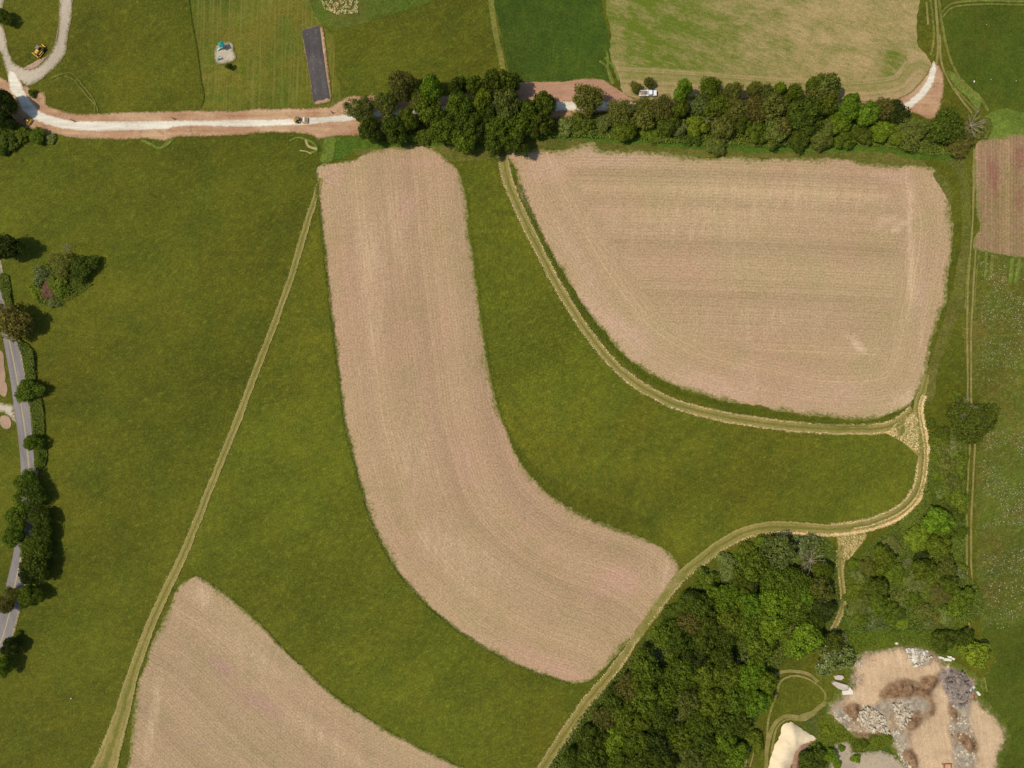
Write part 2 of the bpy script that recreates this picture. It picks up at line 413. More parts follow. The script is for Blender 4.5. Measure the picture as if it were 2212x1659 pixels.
def sheet(name, pts, mat, rag=0.35, step=0.8, spacing=4.0, attrs=None, z=None, tension=0.5, heap=None, kind='structure', sm=True):
    base = smooth(pts, True, step, tension) if sm else np.array(pts)
    b = ragged(base, rag, True, (len(name) * 3.7 + pts[0][0]) % 50)
    if z is None:
        z = ZT[0]; ZT[0] += 0.004
    lo, hi = b.min(0), b.max(0)
    gx, gy = np.meshgrid(np.arange(lo[0], hi[0], spacing), np.arange(lo[1], hi[1], spacing))
    gx = gx.ravel() + rng.uniform(-.2, .2, gx.size) * spacing; gy = gy.ravel() + rng.uniform(-.2, .2, gy.size) * spacing
    coarse = b[::2] if len(b) > 60 else b
    ok = inside(gx, gy, b)
    gx, gy = gx[ok], gy[ok]
    dd = dist_poly(gx, gy, coarse, True)
    keep = dd > spacing * 0.3
    allv = [Vector(p) for p in b] + [Vector((u, v)) for u, v in zip(gx[keep], gy[keep])]
    n = len(b)
    edges = [(i, (i + 1) % n) for i in range(n)]
    vo, eo, fo, *_ = delaunay_2d_cdt(allv, edges, [], 1, 1e-4)
    va = np.array([(v.x, v.y) for v in vo])
    ed = dist_poly(va[:, 0], va[:, 1], coarse, True)
    if heap is not None: zz = heap(va[:, 0], va[:, 1], ed) + z
    else: zz = np.full(len(va), z)
    me = bpy.data.meshes.new(name)
    faces = []
    for f in fo:
        a, b2, c = (vo[i] for i in f[:3])
        ar = (b2.x - a.x) * (c.y - a.y) - (b2.y - a.y) * (c.x - a.x)
        faces.append(list(f) if ar > 0 else list(reversed(f)))
    me.from_pydata(np.column_stack([va, zz]).tolist(), [], faces)
    def add(an, arr):
        at = me.attributes.new(an, 'FLOAT', 'POINT'); at.data.foreach_set('value', np.asarray(arr, np.float32))
    add('edge', ed)
    if attrs:
        for an, fn in attrs.items(): add(an, fn(va[:, 0], va[:, 1]))
    if heap is not None: me.polygons.foreach_set('use_smooth', [True] * len(me.polygons))
    o = link(name, me, mat)
    if kind: o['kind'] = kind
    return o
def ribbon(name, pts, width, mat, rag=0.25, step=0.8, z=None, kind='structure', closed=False):
    c = smooth(pts, closed, step)
    n = len(c)
    if isinstance(width, (int, float)): w = np.full(n, width)
    else: w = np.interp(np.linspace(0, 1, n), np.linspace(0, 1, len(width)), width)
    tn = np.gradient(c, axis=0); nr = np.stack([-tn[:, 1], tn[:, 0]], 1); nr /= np.linalg.norm(nr, axis=1, keepdims=True) + 1e-9
    l = ragged(c + nr * w[:, None] / 2, rag, False, 1.3); r = ragged(c - nr * w[:, None] / 2, rag, False, 9.1)
    if z is None:
        z = ZT[0]; ZT[0] += 0.004
    NA = 5
    vs_, al, ac = [], [], []
    s = np.concatenate([[0], np.cumsum(np.linalg.norm(np.diff(c, axis=0), axis=1))])
    for i in range(n):
        for j in range(NA):
            t = j / (NA - 1); p = l[i] * (1 - t) + r[i] * t
            vs_.append((p[0], p[1], z)); al.append(s[i]); ac.append(1 - 2 * t)
    fs = []
    for i in range(n - 1):
        for j in range(NA - 1):
            a = i * NA + j
            fs.append((a, a + 1, a + NA + 1, a + NA))
    me = bpy.data.meshes.new(name); me.from_pydata(vs_, [], fs)
    if n > 1 and me.polygons[0].normal.z < 0: me.flip_normals()
    for an, arr in (('along', al), ('across', ac), ('edge', [9.0] * len(al))):
        at = me.attributes.new(an, 'FLOAT', 'POINT'); at.data.foreach_set('value', np.asarray(arr, np.float32))
    o = link(name, me, mat)
    if kind: o['kind'] = kind
    return o, l, r

# ------------------------------------------------------------------ loose small faces ("stuff" and crowns)
def quads_mesh(name, cen, nrm, size, tint=None, aspect=1.0, fleck=None):
    """one kite-shaped leaf or blade per row of cen"""
    n = len(cen)
    nrm = nrm / (np.linalg.norm(nrm, axis=1, keepdims=True) + 1e-9)
    r = rng.normal(size=(n, 3)); u = np.cross(nrm, r); u /= np.linalg.norm(u, axis=1, keepdims=True) + 1e-9
    v = np.cross(nrm, u)
    s = size[:, None] if hasattr(size, '__len__') else size
    k = rng.uniform(0.55, 1.0, (n, 1)) * aspect
    p0 = cen + u * s; p1 = cen + v * s * k + nrm * s * 0.15; p2 = cen - u * s; p3 = cen - v * s * k + nrm * s * 0.15
    vert = np.stack([p0, p1, p2, p3], 1).reshape(-1, 3)
    me = bpy.data.meshes.new(name)
    me.vertices.add(4 * n); me.vertices.foreach_set('co', vert.ravel())
    me.loops.add(4 * n); me.loops.foreach_set('vertex_index', np.arange(4 * n))
    me.polygons.add(n); me.polygons.foreach_set('loop_start', np.arange(0, 4 * n, 4)); me.polygons.foreach_set('loop_total', np.full(n, 4))
    me.update(calc_edges=True)
    if tint is None: tint = rng.uniform(0, 1, n)
    at = me.attributes.new('tint', 'FLOAT', 'FACE'); at.data.foreach_set('value', tint.astype(np.float32))
    if fleck is not None:
        at = me.attributes.new('fleck', 'FLOAT', 'FACE'); at.data.foreach_set('value', fleck.astype(np.float32))
    return me

def crown(name, seed, nl=24, leaves=5200, shape=(1.0, 0.30, 1.0), lob=(0.24, 0.42), leaf=0.062, spread=0.68, fleck=False, inner=0.12, irregular=0.25, loose=0.16):
    """leafy crown inside a unit radius; z from shape[1] to shape[2]"""
    r_ = np.random.default_rng(seed)
    z0, z1 = shape[1], shape[2]; zc = (z0 + z1) / 2; zh = (z1 - z0) / 2
    lobes = []
    amp = [r_.uniform(-irregular, irregular) for _ in range(5)]
    for i in range(nl):
        a = i * 2.399963 + r_.uniform(-.4, .4); t = (i + .5) / nl
        up = 1 - 1.75 * t                       # mostly upper half
        rr = math.sqrt(max(0, 1 - up * up)) * spread * r_.uniform(0.75, 1.1)
        rr *= 1 + amp[0] * math.cos(a + 1) + amp[1] * math.cos(2 * a + 2) + amp[2] * math.cos(3 * a)
        R = r_.uniform(*lob)
        lobes.append((rr * math.cos(a), rr * math.sin(a), zc + up * zh * 0.72 * r_.uniform(0.8, 1.1), R, r_.uniform(0, 1)))
    lobes.append((0, 0, zc, 0.42, 0.3))
    vol = np.array([l[3] ** 2 for l in lobes]); cnt = (vol / vol.sum() * leaves).astype(int)
    C_, N_, T_ = [], [], []
    for (x, y, z, R, tt), k in zip(lobes, cnt):
        d = r_.normal(size=(k, 3)); d[:, 2] = d[:, 2] + 0.35; d /= np.linalg.norm(d, axis=1, keepdims=True)
        # small sub-clumps roughen each lobe
        ph = r_.uniform(0, 6, 3); bumpy = 1 + 0.16 * np.sin(d[:, 0] * 9 + ph[0]) * np.sin(d[:, 1] * 9 + ph[1]) + 0.10 * np.sin(d[:, 2] * 13 + ph[2])
        rad = R * bumpy * np.where(r_.uniform(size=k) < inner, r_.uniform(0.3, 0.8, k), r_.uniform(0.86, 1.08, k))
        p = d * rad[:, None]; p[:, 2] *= zh * 1.15
        C_.append(p + (x, y, z)); N_.append(d + r_.normal(size=(k, 3)) * 0.45)
        T_.append(np.clip(0.35 * tt + 0.65 * r_.uniform(size=k) + 0.15 * (bumpy - 1) * 4, 0, 1))
    k = int(leaves * loose); d = r_.normal(size=(k, 3)); d /= np.linalg.norm(d, axis=1, keepdims=True)
    p = d * (r_.uniform(.35, 1.0, (k, 1)) ** .5) * spread * 1.28; an = np.arctan2(p[:, 1], p[:, 0])
    p[:, :2] *= (1 + amp[0] * np.cos(an + 1) + amp[1] * np.cos(2 * an + 2) + amp[2] * np.cos(3 * an) + .12 * np.sin(7 * an))[:, None]
    p[:, 2] = zc + p[:, 2] * zh * .8; C_.append(p); N_.append(d + r_.normal(size=(k, 3)) * .7); T_.append(r_.uniform(.2, 1, k))
    C_ = np.concatenate(C_); N_ = np.concatenate(N_); T_ = np.concatenate(T_)
    ok = C_[:, 2] > 0.01; C_, N_, T_ = C_[ok], N_[ok], T_[ok]
    fl = r_.uniform(size=len(C_)) * (0.6 + 0.6 * T_) if fleck else None
    me = quads_mesh(name, C_, N_, r_.uniform(0.6, 1.25, len(C_)) * leaf, T_, 1.0, fl)
    return me, lobes

def tube(bm, pts, rad, seg=6):
    rings = []
    for i, p in enumerate(pts):
        p = Vector(p)
        d = (Vector(pts[min(i + 1, len(pts) - 1)]) - Vector(pts[max(i - 1, 0)])).normalized()
        x = d.orthogonal().normalized(); y = d.cross(x)
        rings.append([bm.verts.new(p + (x * math.cos(2 * math.pi * k / seg) + y * math.sin(2 * math.pi * k / seg)) * rad[i]) for k in range(seg)])
    for a, b in zip(rings, rings[1:]):
        for k in range(seg):
            bm.faces.new((a[k], a[(k + 1) % seg], b[(k + 1) % seg], b[k]))
    bm.faces.new(rings[-1])
def trunk_mesh(name, lobes, seed, r0=0.055, fork=0.32, limbs=7):
    r_ = random.Random(seed); bm = bmesh.new()
    top = (r_.uniform(-.06, .06), r_.uniform(-.06, .06), fork)
    tube(bm, [(0, 0, -0.02), (top[0] * .5, top[1] * .5, fork * .5), top], [r0 * 1.3, r0, r0 * .8], 7)
    for x, y, z, R, t in r_.sample(lobes, min(limbs, len(lobes))):
        mid = ((x + top[0]) * .45, (y + top[1]) * .45, fork + (z - fork) * .55)
        tube(bm, [(top[0], top[1], fork - .03), mid, (x, y, z)], [r0 * .6, r0 * .4, r0 * .12], 5)
    me = bpy.data.meshes.new(name); bm.to_mesh(me); bm.free()
    return me
def bare_mesh(name, seed, n=9, r0=0.05, reach=1.0, twigs=5, flat=0.9):
    """bare limbs fanning out, z to 1"""
    r_ = random.Random(seed); bm = bmesh.new()
    for i in range(n):
        a = 6.283 * i / n + r_.uniform(-.3, .3); L = reach * r_.uniform(.6, 1.0); up = r_.uniform(.45, 1.0) * flat
        pts = [(0.02 * math.cos(a), 0.02 * math.sin(a), .22)]
        bend = r_.uniform(-.5, .5)
        for k in range(1, 5):
            t = k / 4; aa = a + bend * t * t
            pts.append((L * t * math.cos(aa), L * t * math.sin(aa), .22 + (up - .22) * t ** .8))
        tube(bm, pts, [r0 * .55, r0 * .45, r0 * .34, r0 * .22, r0 * .08], 5)
        for q in range(twigs):
            j = r_.choice((2, 3)); p = Vector(pts[j]) if j < 4 else Vector(pts[3])
            b = a + r_.uniform(-1.1, 1.1); l2 = L * r_.uniform(.2, .45)
            e = p + Vector((l2 * math.cos(b), l2 * math.sin(b), r_.uniform(-.05, .2)))
            m = (p + e) / 2 + Vector((r_.uniform(-.04, .04), r_.uniform(-.04, .04), .03))
            tube(bm, [p, m, e], [r0 * .2, r0 * .14, r0 * .05], 4)
    me = bpy.data.meshes.new(name); bm.to_mesh(me); bm.free()
    return me

# ================================================================== GROUND AND SETTING
R_ = 3000
ground = bpy.data.meshes.new('ground')
gv = [(-R_, -R_, 0), (R_, -R_, 0), (R_, R_, 0), (-R_, R_, 0)]
ground.from_pydata(gv, [], [(0, 1, 2, 3)])
tag(link('ground', ground, M['meadow']), kind='structure')

# --- grass areas
sheet('middle_meadow', D([(690, 470), (640, 560), (600, 690), (520, 890), (440, 1090), (400, 1190), (425, 1245), (550, 1335), (650, 1435), (800, 1555), (1000, 1655), (1170, 1670), (1260, 1520), (1300, 1440), (1200, 1300), (1000, 1200), (820, 900), (760, 500), (700, 420)]), M['meadow_mid'], rag=0.4)
sheet('middle_meadow', D([(985, 340), (1092, 340), (1110, 420), (1160, 520), (1250, 690), (1370, 825), (1530, 895), (1750, 925), (1915, 925), (1985, 985), (1985, 1060), (1930, 1115), (1850, 1130), (1640, 1130), (1560, 1165), (1480, 1215), (1440, 1150), (1150, 1000), (1050, 800), (1000, 500)]), M['meadow_mid'], rag=0.4)
sheet('lawn', C1([(1625, -120), (1660, 180), (1700, 400), (1740, 700), (1765, 850), (1735, 950), (1900, 975), (2212, 960)]) + C2([(300, 950), (700, 940), (735, 850), (690, 600), (655, 300), (560, 190), (500, 80), (470, -120)]), M['lawn'], rag=0.3)
sheet('rough_grass', C2([(470, -120), (490, 60), (560, 200), (640, 245), (800, 230), (1100, 140), (1400, 50), (1560, -30), (1600, -120)]), M['rough_grass'], rag=0.6)
sheet('crop_field', C2([(2040, -120), (2090, 150), (2150, 450), (2190, 650)]) + C3([(0, 760), (430, 710), (580, 690), (720, 690), (830, 690), (850, 500), (830, 300), (790, 100), (740, -120)]), M['crop_green'], rag=0.3)
o = ribbon('grass_strip', C2([(2020, -100), (2050, 160), (2095, 400), (2150, 660)]), 2.0, M['greentrack'])[0]
east = P(1960, 0)[0]
def green_w(x, y):
    # bare share grows to the right and bottom
    u = (x - P(1315, 0)[0]) / (P(2010, 0)[0] - P(1315, 0)[0])
    a = 0.10 + 0.70 * np.clip((u - 0.12) / 0.55, 0, 1)
    a += 0.35 * np.exp(-((x - P(1335, 0)[0]) / 3.5) ** 2)
    gx, gy = P(1930, 135)
    a -= 0.75 * np.exp(-(((x - gx) / 6) ** 2 + ((y - gy) / 6) ** 2))
    return a
headN = D([(1330, 190), (1500, 200), (1700, 215), (1900, 215), (1960, 200), (1985, 170)])
hl = smooth(headN, False, 2)
def gr_head(x, y):
    return np.clip(1.0 - (dist_poly(x, y, hl) - 6.5) / 4.0, 0, 1)
sheet('greening_field', C3([(850, -120), (815, 100), (850, 300), (860, 520), (930, 700), (990, 850), (1100, 940), (1400, 960)]) + C4([(0, 960), (1100, 960), (1190, 900), (1360, 700), (1410, 560), (1310, 400), (1285, 200), (1290, -120)]), M['greening'], rag=0.5, spacing=2.5,
      attrs={'w': green_w, 'row2': lambda x, y: dist_poly(x, y, hl) * np.where(y > -0.0, 1, 1), 'head': gr_head})
sheet('pasture', C4([(1500, 130), (1560, 60), (1800, 20), (2400, 10), (2400, 1100), (2150, 1000), (1980, 950), (1840, 850), (1640, 640), (1540, 380)]), M['pasture'], rag=0.5)
sheet('wild_meadow', E2([(1800, 520), (2400, 560), (2400, 1658)]) + E4([(2400, -20), (2400, 1900), (1950, 1900), (1930, 1500), (1830, 1200), (1830, 900), (1950, 740), (1850, 500), (1800, 100)]) + E3([(1800, 1500), (1790, 900), (1820, 600), (1900, 200), (1770, 0)]), M['wild'], rag=0.8)
sheet('pasture', E4([(1850, 480), (2100, 420), (2400, 500), (2400, 1900), (1960, 1900), (2040, 1400), (1900, 1150), (1850, 900), (1960, 740)]), M['pasture'], rag=1.5)
sheet('grass_patch', C4([(1880, 1000), (2000, 930), (2150, 960), (2300, 1000), (2350, 1170), (2000, 1195), (1880, 1200), (1830, 1100)]), M['light_grass'], rag=0.8)
sheet('verge', D([(762, 325), (880, 305), (1000, 308), (1106, 318), (1180, 300), (1290, 300), (1450, 312), (1659, 325), (1850, 325), (2000, 338), (2060, 365), (2075, 430), (2070, 560), (2040, 690), (2005, 800), (1998, 860), (2010, 870), (2030, 780), (2085, 640), (2095, 420), (2080, 340), (2060, 330), (2000, 330), (2000, 370), (1850, 352), (1659, 342), (1450, 336), (1270, 322), (1106, 334), (990, 348), (880, 330), (790, 345)]), M['verge'], rag=0.5)
sheet('lush_grass', D([(770, 300), (900, 295), (1000, 300), (1100, 305), (1180, 285), (1290, 285), (1500, 300), (1659, 310), (1900, 310), (2050, 330), (2060, 345), (1900, 330), (1659, 330), (1450, 318), (1290, 306), (1180, 300), (1080, 318), (900, 312), (780, 325), (700, 345), (700, 300)]), M['lush'], rag=0.8)

# --- bare fields
ZT[0] = 0.072
def yrow(x, y): return y + 0.0006 * x * x * 0.3
def blobs(lst):
    """soil patches: (x, y, half-length, half-width, angle, strength) in survey units"""
    q = [(*P(a, b), c / K, d / K, e, f) for a, b, c, d, e, f in lst]
    def fn(x, y):
        r = np.zeros(len(x))
        for cx, cy, a, b, an, st in q:
            u = (x - cx) * math.cos(an) + (y - cy) * math.sin(an); v = -(x - cx) * math.sin(an) + (y - cy) * math.cos(an)
            r = np.maximum(r, st * np.exp(-((u / a) ** 2 + (v / b) ** 2)))
        return r
    return fn
ne_pink = blobs([(1180, 360, 60, 45, 0, .8), (1330, 700, 160, 35, -.6, .8), (1250, 560, 120, 25, -1.0, .6), (1550, 830, 160, 40, -.2, .7), (1800, 850, 150, 40, .05, .6), (1850, 745, 28, 12, -.7, 1), (1910, 480, 40, 12, .5, 1), (1965, 430, 14, 60, 0, .8), (1990, 640, 18, 130, 0, .6), (1500, 560, 200, 60, 0, .35), (1300, 345, 200, 22, 0, .7), (1920, 380, 80, 18, 0, .7)])
ne_pale = blobs([(1968, 560, 9, 170, 0, 1), (1700, 420, 300, 60, 0, .55), (1500, 480, 300, 70, 0, .5), (1940, 490, 50, 9, .5, 1), (1985, 700, 7, 140, .05, .7), (1850, 745, 50, 8, -.8, .9), (1600, 700, 250, 50, 0, .45), (1960, 860, 60, 25, .3, .7)])
mid_pink = blobs([(1335, 1255, 55, 38, .2, 1.1), (1290, 1275, 50, 8, .5, 1), (875, 445, 26, 34, 0, 1), (850, 430, 60, 10, .2, .5), (1000, 1000, 30, 60, .3, .7), (930, 880, 20, 150, .15, .6), (960, 700, 16, 150, .1, .5), (1200, 1440, 120, 16, -.4, .9), (720, 380, 30, 30, 0, .8), (800, 850, 25, 200, .1, .4), (930, 350, 130, 14, 0, .8), (1100, 1400, 140, 14, -.35, .6)])
mid_pale = blobs([(800, 600, 50, 220, .05, .6), (1000, 1200, 160, 60, -.6, .6), (900, 1000, 60, 120, .3, .5), (1430, 1250, 40, 60, .5, .7), (850, 500, 80, 120, 0, .5)])
sw_pink = blobs([(480, 1440, 40, 14, -.6, 1), (560, 1520, 90, 30, -.5, .7), (400, 1600, 90, 40, 0, .4)])
sw_pale = blobs([(330, 1560, 12, 120, -.15, .9), (550, 1420, 150, 30, -.7, .6), (430, 1290, 40, 30, -.5, .7), (700, 1600, 200, 40, -.6, .5)])
NE = C3([(-60, 1330), (130, 1305), (350, 1290), (500, 1270), (640, 1238), (720, 1245), (760, 1295), (900, 1298), (1150, 1302), (1400, 1330), (1700, 1355), (2212, 1360)]) + C4([(300, 1360), (700, 1385), (1000, 1430), (1280, 1420), (1420, 1455), (1500, 1530), (1540, 1600)]) + \
     E2([(1560, 60), (1590, 250), (1590, 450), (1570, 640), (1540, 900), (1490, 1080), (1420, 1250), (1395, 1400), (1350, 1640)]) + \
     E3([(1290, 90), (1200, 190), (1000, 285), (880, 315), (700, 318), (500, 290), (230, 260), (0, 212)]) + \
     D([(1600, 872), (1500, 850), (1420, 818), (1350, 768), (1300, 712), (1240, 628), (1190, 545), (1155, 480), (1122, 410), (1112, 365), (1098, 345)])
ne_curve = smooth(D([(1098, 345), (1122, 410), (1155, 480), (1190, 545), (1240, 628), (1300, 712), (1350, 768), (1420, 818), (1500, 850), (1600, 872), (1760, 905), (1870, 907), (1950, 890), (2000, 840), (2030, 740), (2060, 600), (2070, 450), (2040, 380)]), False, 3)
sheet('bare_field', NE, M['field'], rag=0.75, spacing=2.2, attrs={'pink': ne_pink, 'pale': ne_pale, 'row': yrow, 'row2': lambda x, y: dist_poly(x, y, ne_curve),
      'head': lambda x, y: np.clip((22 - dist_poly(x, y, ne_curve)) / 8 + 0.5, 0, 1)})
left_mid = D([(683, 374), (690, 450), (698, 530), (708, 620), (722, 740), (736, 850), (745, 920), (765, 1000), (793, 1100), (825, 1180), (870, 1250), (920, 1305), (1000, 1370), (1090, 1425), (1160, 1455), (1230, 1476)])
MID = left_mid + D([(1262, 1474), (1300, 1450), (1340, 1405), (1400, 1330), (1468, 1242), (1462, 1215), (1440, 1188), (1380, 1158), (1300, 1130), (1220, 1090), (1160, 1043), (1120, 990), (1090, 920), (1065, 840), (1045, 730), (1030, 620), (1015, 500), (1005, 414), (990, 370), (965, 345)]) + C2([(1500, 1275), (1200, 1270), (1000, 1295), (900, 1350), (700, 1400), (560, 1425)])
lm = smooth(left_mid, False, 3)
sheet('bare_field', MID, M['field_mid'], rag=0.6, spacing=2.2, attrs={'pink': mid_pink, 'pale': mid_pale, 'row': lambda x, y: dist_poly(x, y, lm)})
SWn = D([(425, 1245), (480, 1278), (550, 1336), (600, 1390), (650, 1438), (700, 1485), (800, 1556), (900, 1612), (1000, 1659)])
sl = smooth(SWn + D([(1150, 1730)]), False, 3)
sheet('bare_field', SWn + D([(1080, 1710), (260, 1710), (275, 1659), (285, 1570), (300, 1480), (328, 1390), (350, 1340), (375, 1290), (392, 1262)]), M['field_sw'], rag=0.65, spacing=2.2, attrs={'pink': sw_pink, 'pale': sw_pale, 'row': lambda x, y: dist_poly(x, y, sl)})
sheet('red_field', C4([(1810, 1212), (2000, 1190), (2350, 1170)]) + E2([(2400, 0), (2400, 620), (2212, 580), (1900, 520), (1775, 485), (1785, 400), (1830, 300), (1800, 200), (1795, 0)]), M['field_red'], rag=0.6, spacing=2.2, attrs={'row': lambda x, y: x * 1.0, 'pink': blobs([(2145, 380, 14, 45, .1, 1.3), (2205, 340, 14, 30, 0, 1.3), (2200, 430, 12, 40, 0, .8)])})
sheet('field_corner_grass', C4([(1440, 1500), (1540, 1540), (1580, 1650)]) + E2([(1600, 100), (1560, 80), (1530, 30)]), M['verge'], rag=0.4)
# scattered weeds islands in the big field edge
sheet('grass_island', C2([(2190, 1430), (2212, 1425)]) + C3([(15, 1500), (20, 1560), (0, 1545), (-20, 1480)]), M['lush'], rag=0.15)

# --- roads
ZT[0] = 0.098
sheet('soil_shoulder', C1([(-80, 650), (0, 655), (70, 700), (130, 740), (230, 740), (290, 790), (390, 800), (400, 900), (520, 950), (700, 985), (1000, 970), (1400, 960), (1740, 955), (1900, 955), (2212, 945)]) +
      C2([(300, 930), (480, 932), (640, 920), (760, 850), (860, 820), (960, 830), (1005, 795), (1040, 850), (1050, 900), (1300, 860), (1700, 820)]) +
      C3([(0, 735), (60, 718), (430, 702), (580, 685), (700, 680), (800, 695), (870, 740), (1000, 830), (1080, 860), (1600, 840), (2212, 850)]) + C4([(300, 850), (1100, 860), (1250, 780), (1360, 660), (1410, 570), (1470, 560), (1520, 660), (1500, 880), (1480, 960), (1420, 1030), (1250, 980), (900, 980), (0, 970)]) +
      C3([(1500, 970), (880, 970), (440, 1015), (0, 1060)]) + C2([(1600, 1120), (870, 1180), (600, 1190), (540, 1205), (480, 1172), (300, 1150), (0, 1160)]) +
      C1([(1800, 1180), (1500, 1190), (1420, 1215), (1280, 1200), (1080, 1215), (720, 1200), (560, 1185), (480, 1155), (400, 1180), (350, 1135), (230, 1110), (100, 1060), (-80, 1000)]), M['soil'], spacing=1.1, rag=0.35, tension=0.35)
sheet('graded_soil', C3([(30, 730), (430, 712), (580, 695), (700, 690), (800, 705), (870, 750), (1000, 838), (1000, 875), (880, 885), (400, 868), (-60, 900)]), M['soil_pink'], rag=0.15, tension=0.3)
sheet('gravel_lane', C1([(515, -100), (512, 0), (505, 200), (480, 350), (420, 480), (320, 575), (230, 592), (130, 550), (80, 460), (50, 300), (25, 215), (-80, 190), (-80, 420), (0, 440), (30, 530), (65, 640), (110, 720), (180, 715), (250, 740), (340, 700), (470, 590), (555, 480), (595, 310), (618, 150), (633, 0), (640, -100)]), M['lane'], spacing=1.1, rag=0.25, tension=0.4)
sheet('gravel_lane', C1([(-60, -60), (35, -60), (28, 60), (15, 110), (-60, 130)]), M['lane'], spacing=1.1, rag=0.2)
sheet('gravel_road', C1([(75, 610), (78, 720), (95, 800), (150, 850), (190, 950), (290, 1032), (400, 1080), (540, 1115), (720, 1135), (860, 1137), (1100, 1128), (1450, 1118), (1500, 1102), (2212, 1100)]) +
      C2([(350, 1085), (600, 1065), (830, 1045), (1150, 1005), (1700, 980)]) + C3([(0, 970), (400, 962), (880, 952), (1600, 935), (2212, 925)]) + C4([(500, 945), (1000, 955), (1200, 945), (1245, 930), (1320, 868), (1385, 795), (1430, 715), (1450, 640), (1456, 570), (1430, 526), (1398, 600), (1358, 700), (1290, 800), (1190, 880), (1100, 900), (500, 885), (0, 870)]) +
      C3([(1600, 870), (900, 882), (400, 874), (0, 895)]) + C2([(1700, 905), (1150, 945), (835, 984), (600, 1003), (420, 1020), (0, 1030)]) +
      C1([(1900, 1035), (1490, 1040), (1060, 1045), (720, 1045), (600, 1040), (460, 1005), (330, 945), (255, 850), (205, 770), (175, 700), (115, 615)]), M['gravel'], spacing=1.1, rag=0.2, tension=0.3, step=0.6)
PR = L1([(-60, 330), (0, 640), (40, 780), (80, 930), (150, 1275), (205, 1560), (218, 1650)]) + L2([(235, 130), (265, 260), (285, 420), (300, 600), (313, 760), (312, 1000), (290, 1250), (250, 1500)]) + D([(45, 1300), (33, 1343), (22, 1382), (3, 1405), (-20, 1425), (-60, 1440), (-60, 1400), (-10, 1370), (0, 1320)]) + \
     L2([(110, 1500), (150, 1250), (178, 1000), (181, 740), (172, 600), (150, 400), (120, 200), (95, 0)]) + L1([(60, 1450), (35, 1310), (-30, 1000), (-90, 650)])
sheet('driveway', L2([(-80, 150), (60, 172), (110, 178), (130, 250), (150, 345), (90, 300), (30, 252), (-80, 262)]), M['lane'], spacing=1.1, rag=0.12)
sheet('road_shoulder', [(x + (0.9 if True else 0), y) for x, y in PR], M['lane'], spacing=1.1, rag=0.3, tension=0.3)
sheet('road', PR, M['asphalt'], spacing=1.1, rag=0.05, tension=0.35)
for dx in (-0.13, 0.13):
    cl = L1([(30, 1080), (60, 1200), (90, 1320), (155, 1658)]) + L2([(180, 150), (222, 440), (240, 600), (255, 790), (250, 1000), (225, 1250), (180, 1500)]) + D([(25, 1300), (14, 1350), (0, 1390), (-15, 1410)])
    ribbon('centre_line', [(x + dx, y) for x, y in cl], 0.13, M['paint'], rag=0.0, step=2.0)
sheet('mulch_bed', L2([(-60, -20), (50, -10), (65, 60), (45, 112), (0, 90), (-60, 60)]), M['dirt'], rag=0.15)
sheet('mulch_bed', L2([(5, 290), (50, 275), (95, 320), (90, 380), (45, 392), (5, 350)]), M['dirt'], rag=0.15)
sheet('mulch_bed', L1([(-60, 1350), (20, 1380), (40, 1500), (45, 1620), (10, 1700), (-60, 1700)]), M['dirt'], rag=0.2)

# --- mown tracks
ZT[0] = 0.162
p1, p1l, p1r = ribbon('mown_track', D([(1088, 338), (1092, 370), (1104, 410), (1140, 490), (1190, 590), (1250, 690), (1310, 770), (1370, 825), (1440, 865), (1530, 893), (1650, 914), (1750, 924), (1850, 927), (1915, 922), (1950, 905), (1972, 885)]), [3.6, 3.3, 3.2, 3.4, 3.6, 3.6, 3.8], M['path'])
p2, p2l, p2r = ribbon('mown_track', E3([(1370, -80), (1335, 60), (1290, 200), (1300, 330), (1330, 480), (1338, 640), (1325, 800), (1280, 940), (1180, 1070), (1050, 1150), (900, 1205), (700, 1245), (500, 1258), (200, 1240), (0, 1240)]) + D([(1620, 1146), (1560, 1175), (1510, 1212), (1470, 1245), (1430, 1295), (1395, 1345)]), [2.0, 3.4, 4.2, 4.4, 4.4, 4.2, 4.2, 4.6, 4.6, 4.4, 4.2, 3.6, 2.5], M['path'])
p3, p3l, p3r = ribbon('mown_track', D([(1375, 1372), (1345, 1420), (1310, 1465), (1270, 1512), (1230, 1570), (1200, 1615), (1165, 1670), (1130, 1730)]), [2.5, 3.5, 3.8, 4.0, 3.9, 4.2], M['path'])
ribbon('mown_track', D([(1478, 1238), (1445, 1278), (1415, 1325), (1385, 1362), (1350, 1412), (1322, 1450)]), [3.0, 3.6, 3.4, 3.2, 3.0], M['soiltrack'], rag=0.5)
p4, p4l, p4r = ribbon('mown_track', D([(693, 385), (680, 430), (655, 510), (622, 620), (585, 720), (550, 810), (520, 890), (480, 990), (440, 1090), (400, 1190), (352, 1290), (308, 1395), (282, 1475), (258, 1560), (232, 1640), (200, 1730)]), [2.2, 2.6, 2.6, 2.8, 2.8, 3.0, 3.4, 3.8, 4.6, 7.5, 13.0], M['path'])
p5, p5l, p5r = ribbon('mown_track', E3([(625, 1440), (625, 1658)]) + E4([(635, 80), (645, 200), (630, 300), (580, 410), (540, 480)]), [4, 2.3, 2.0, 2.0, 1.6], M['path'])
sheet('mown_junction', E3([(1000, 425), (1090, 350), (1160, 285), (1225, 240), (1290, 300), (1330, 450), (1310, 620), (1270, 605), (1180, 520), (1080, 450)]), M['path'], rag=0.3, attrs={'across': lambda x, y: np.sin(x * 1.3 + y * 1.0) * 0.75, 'along': lambda x, y: y * 1.0})
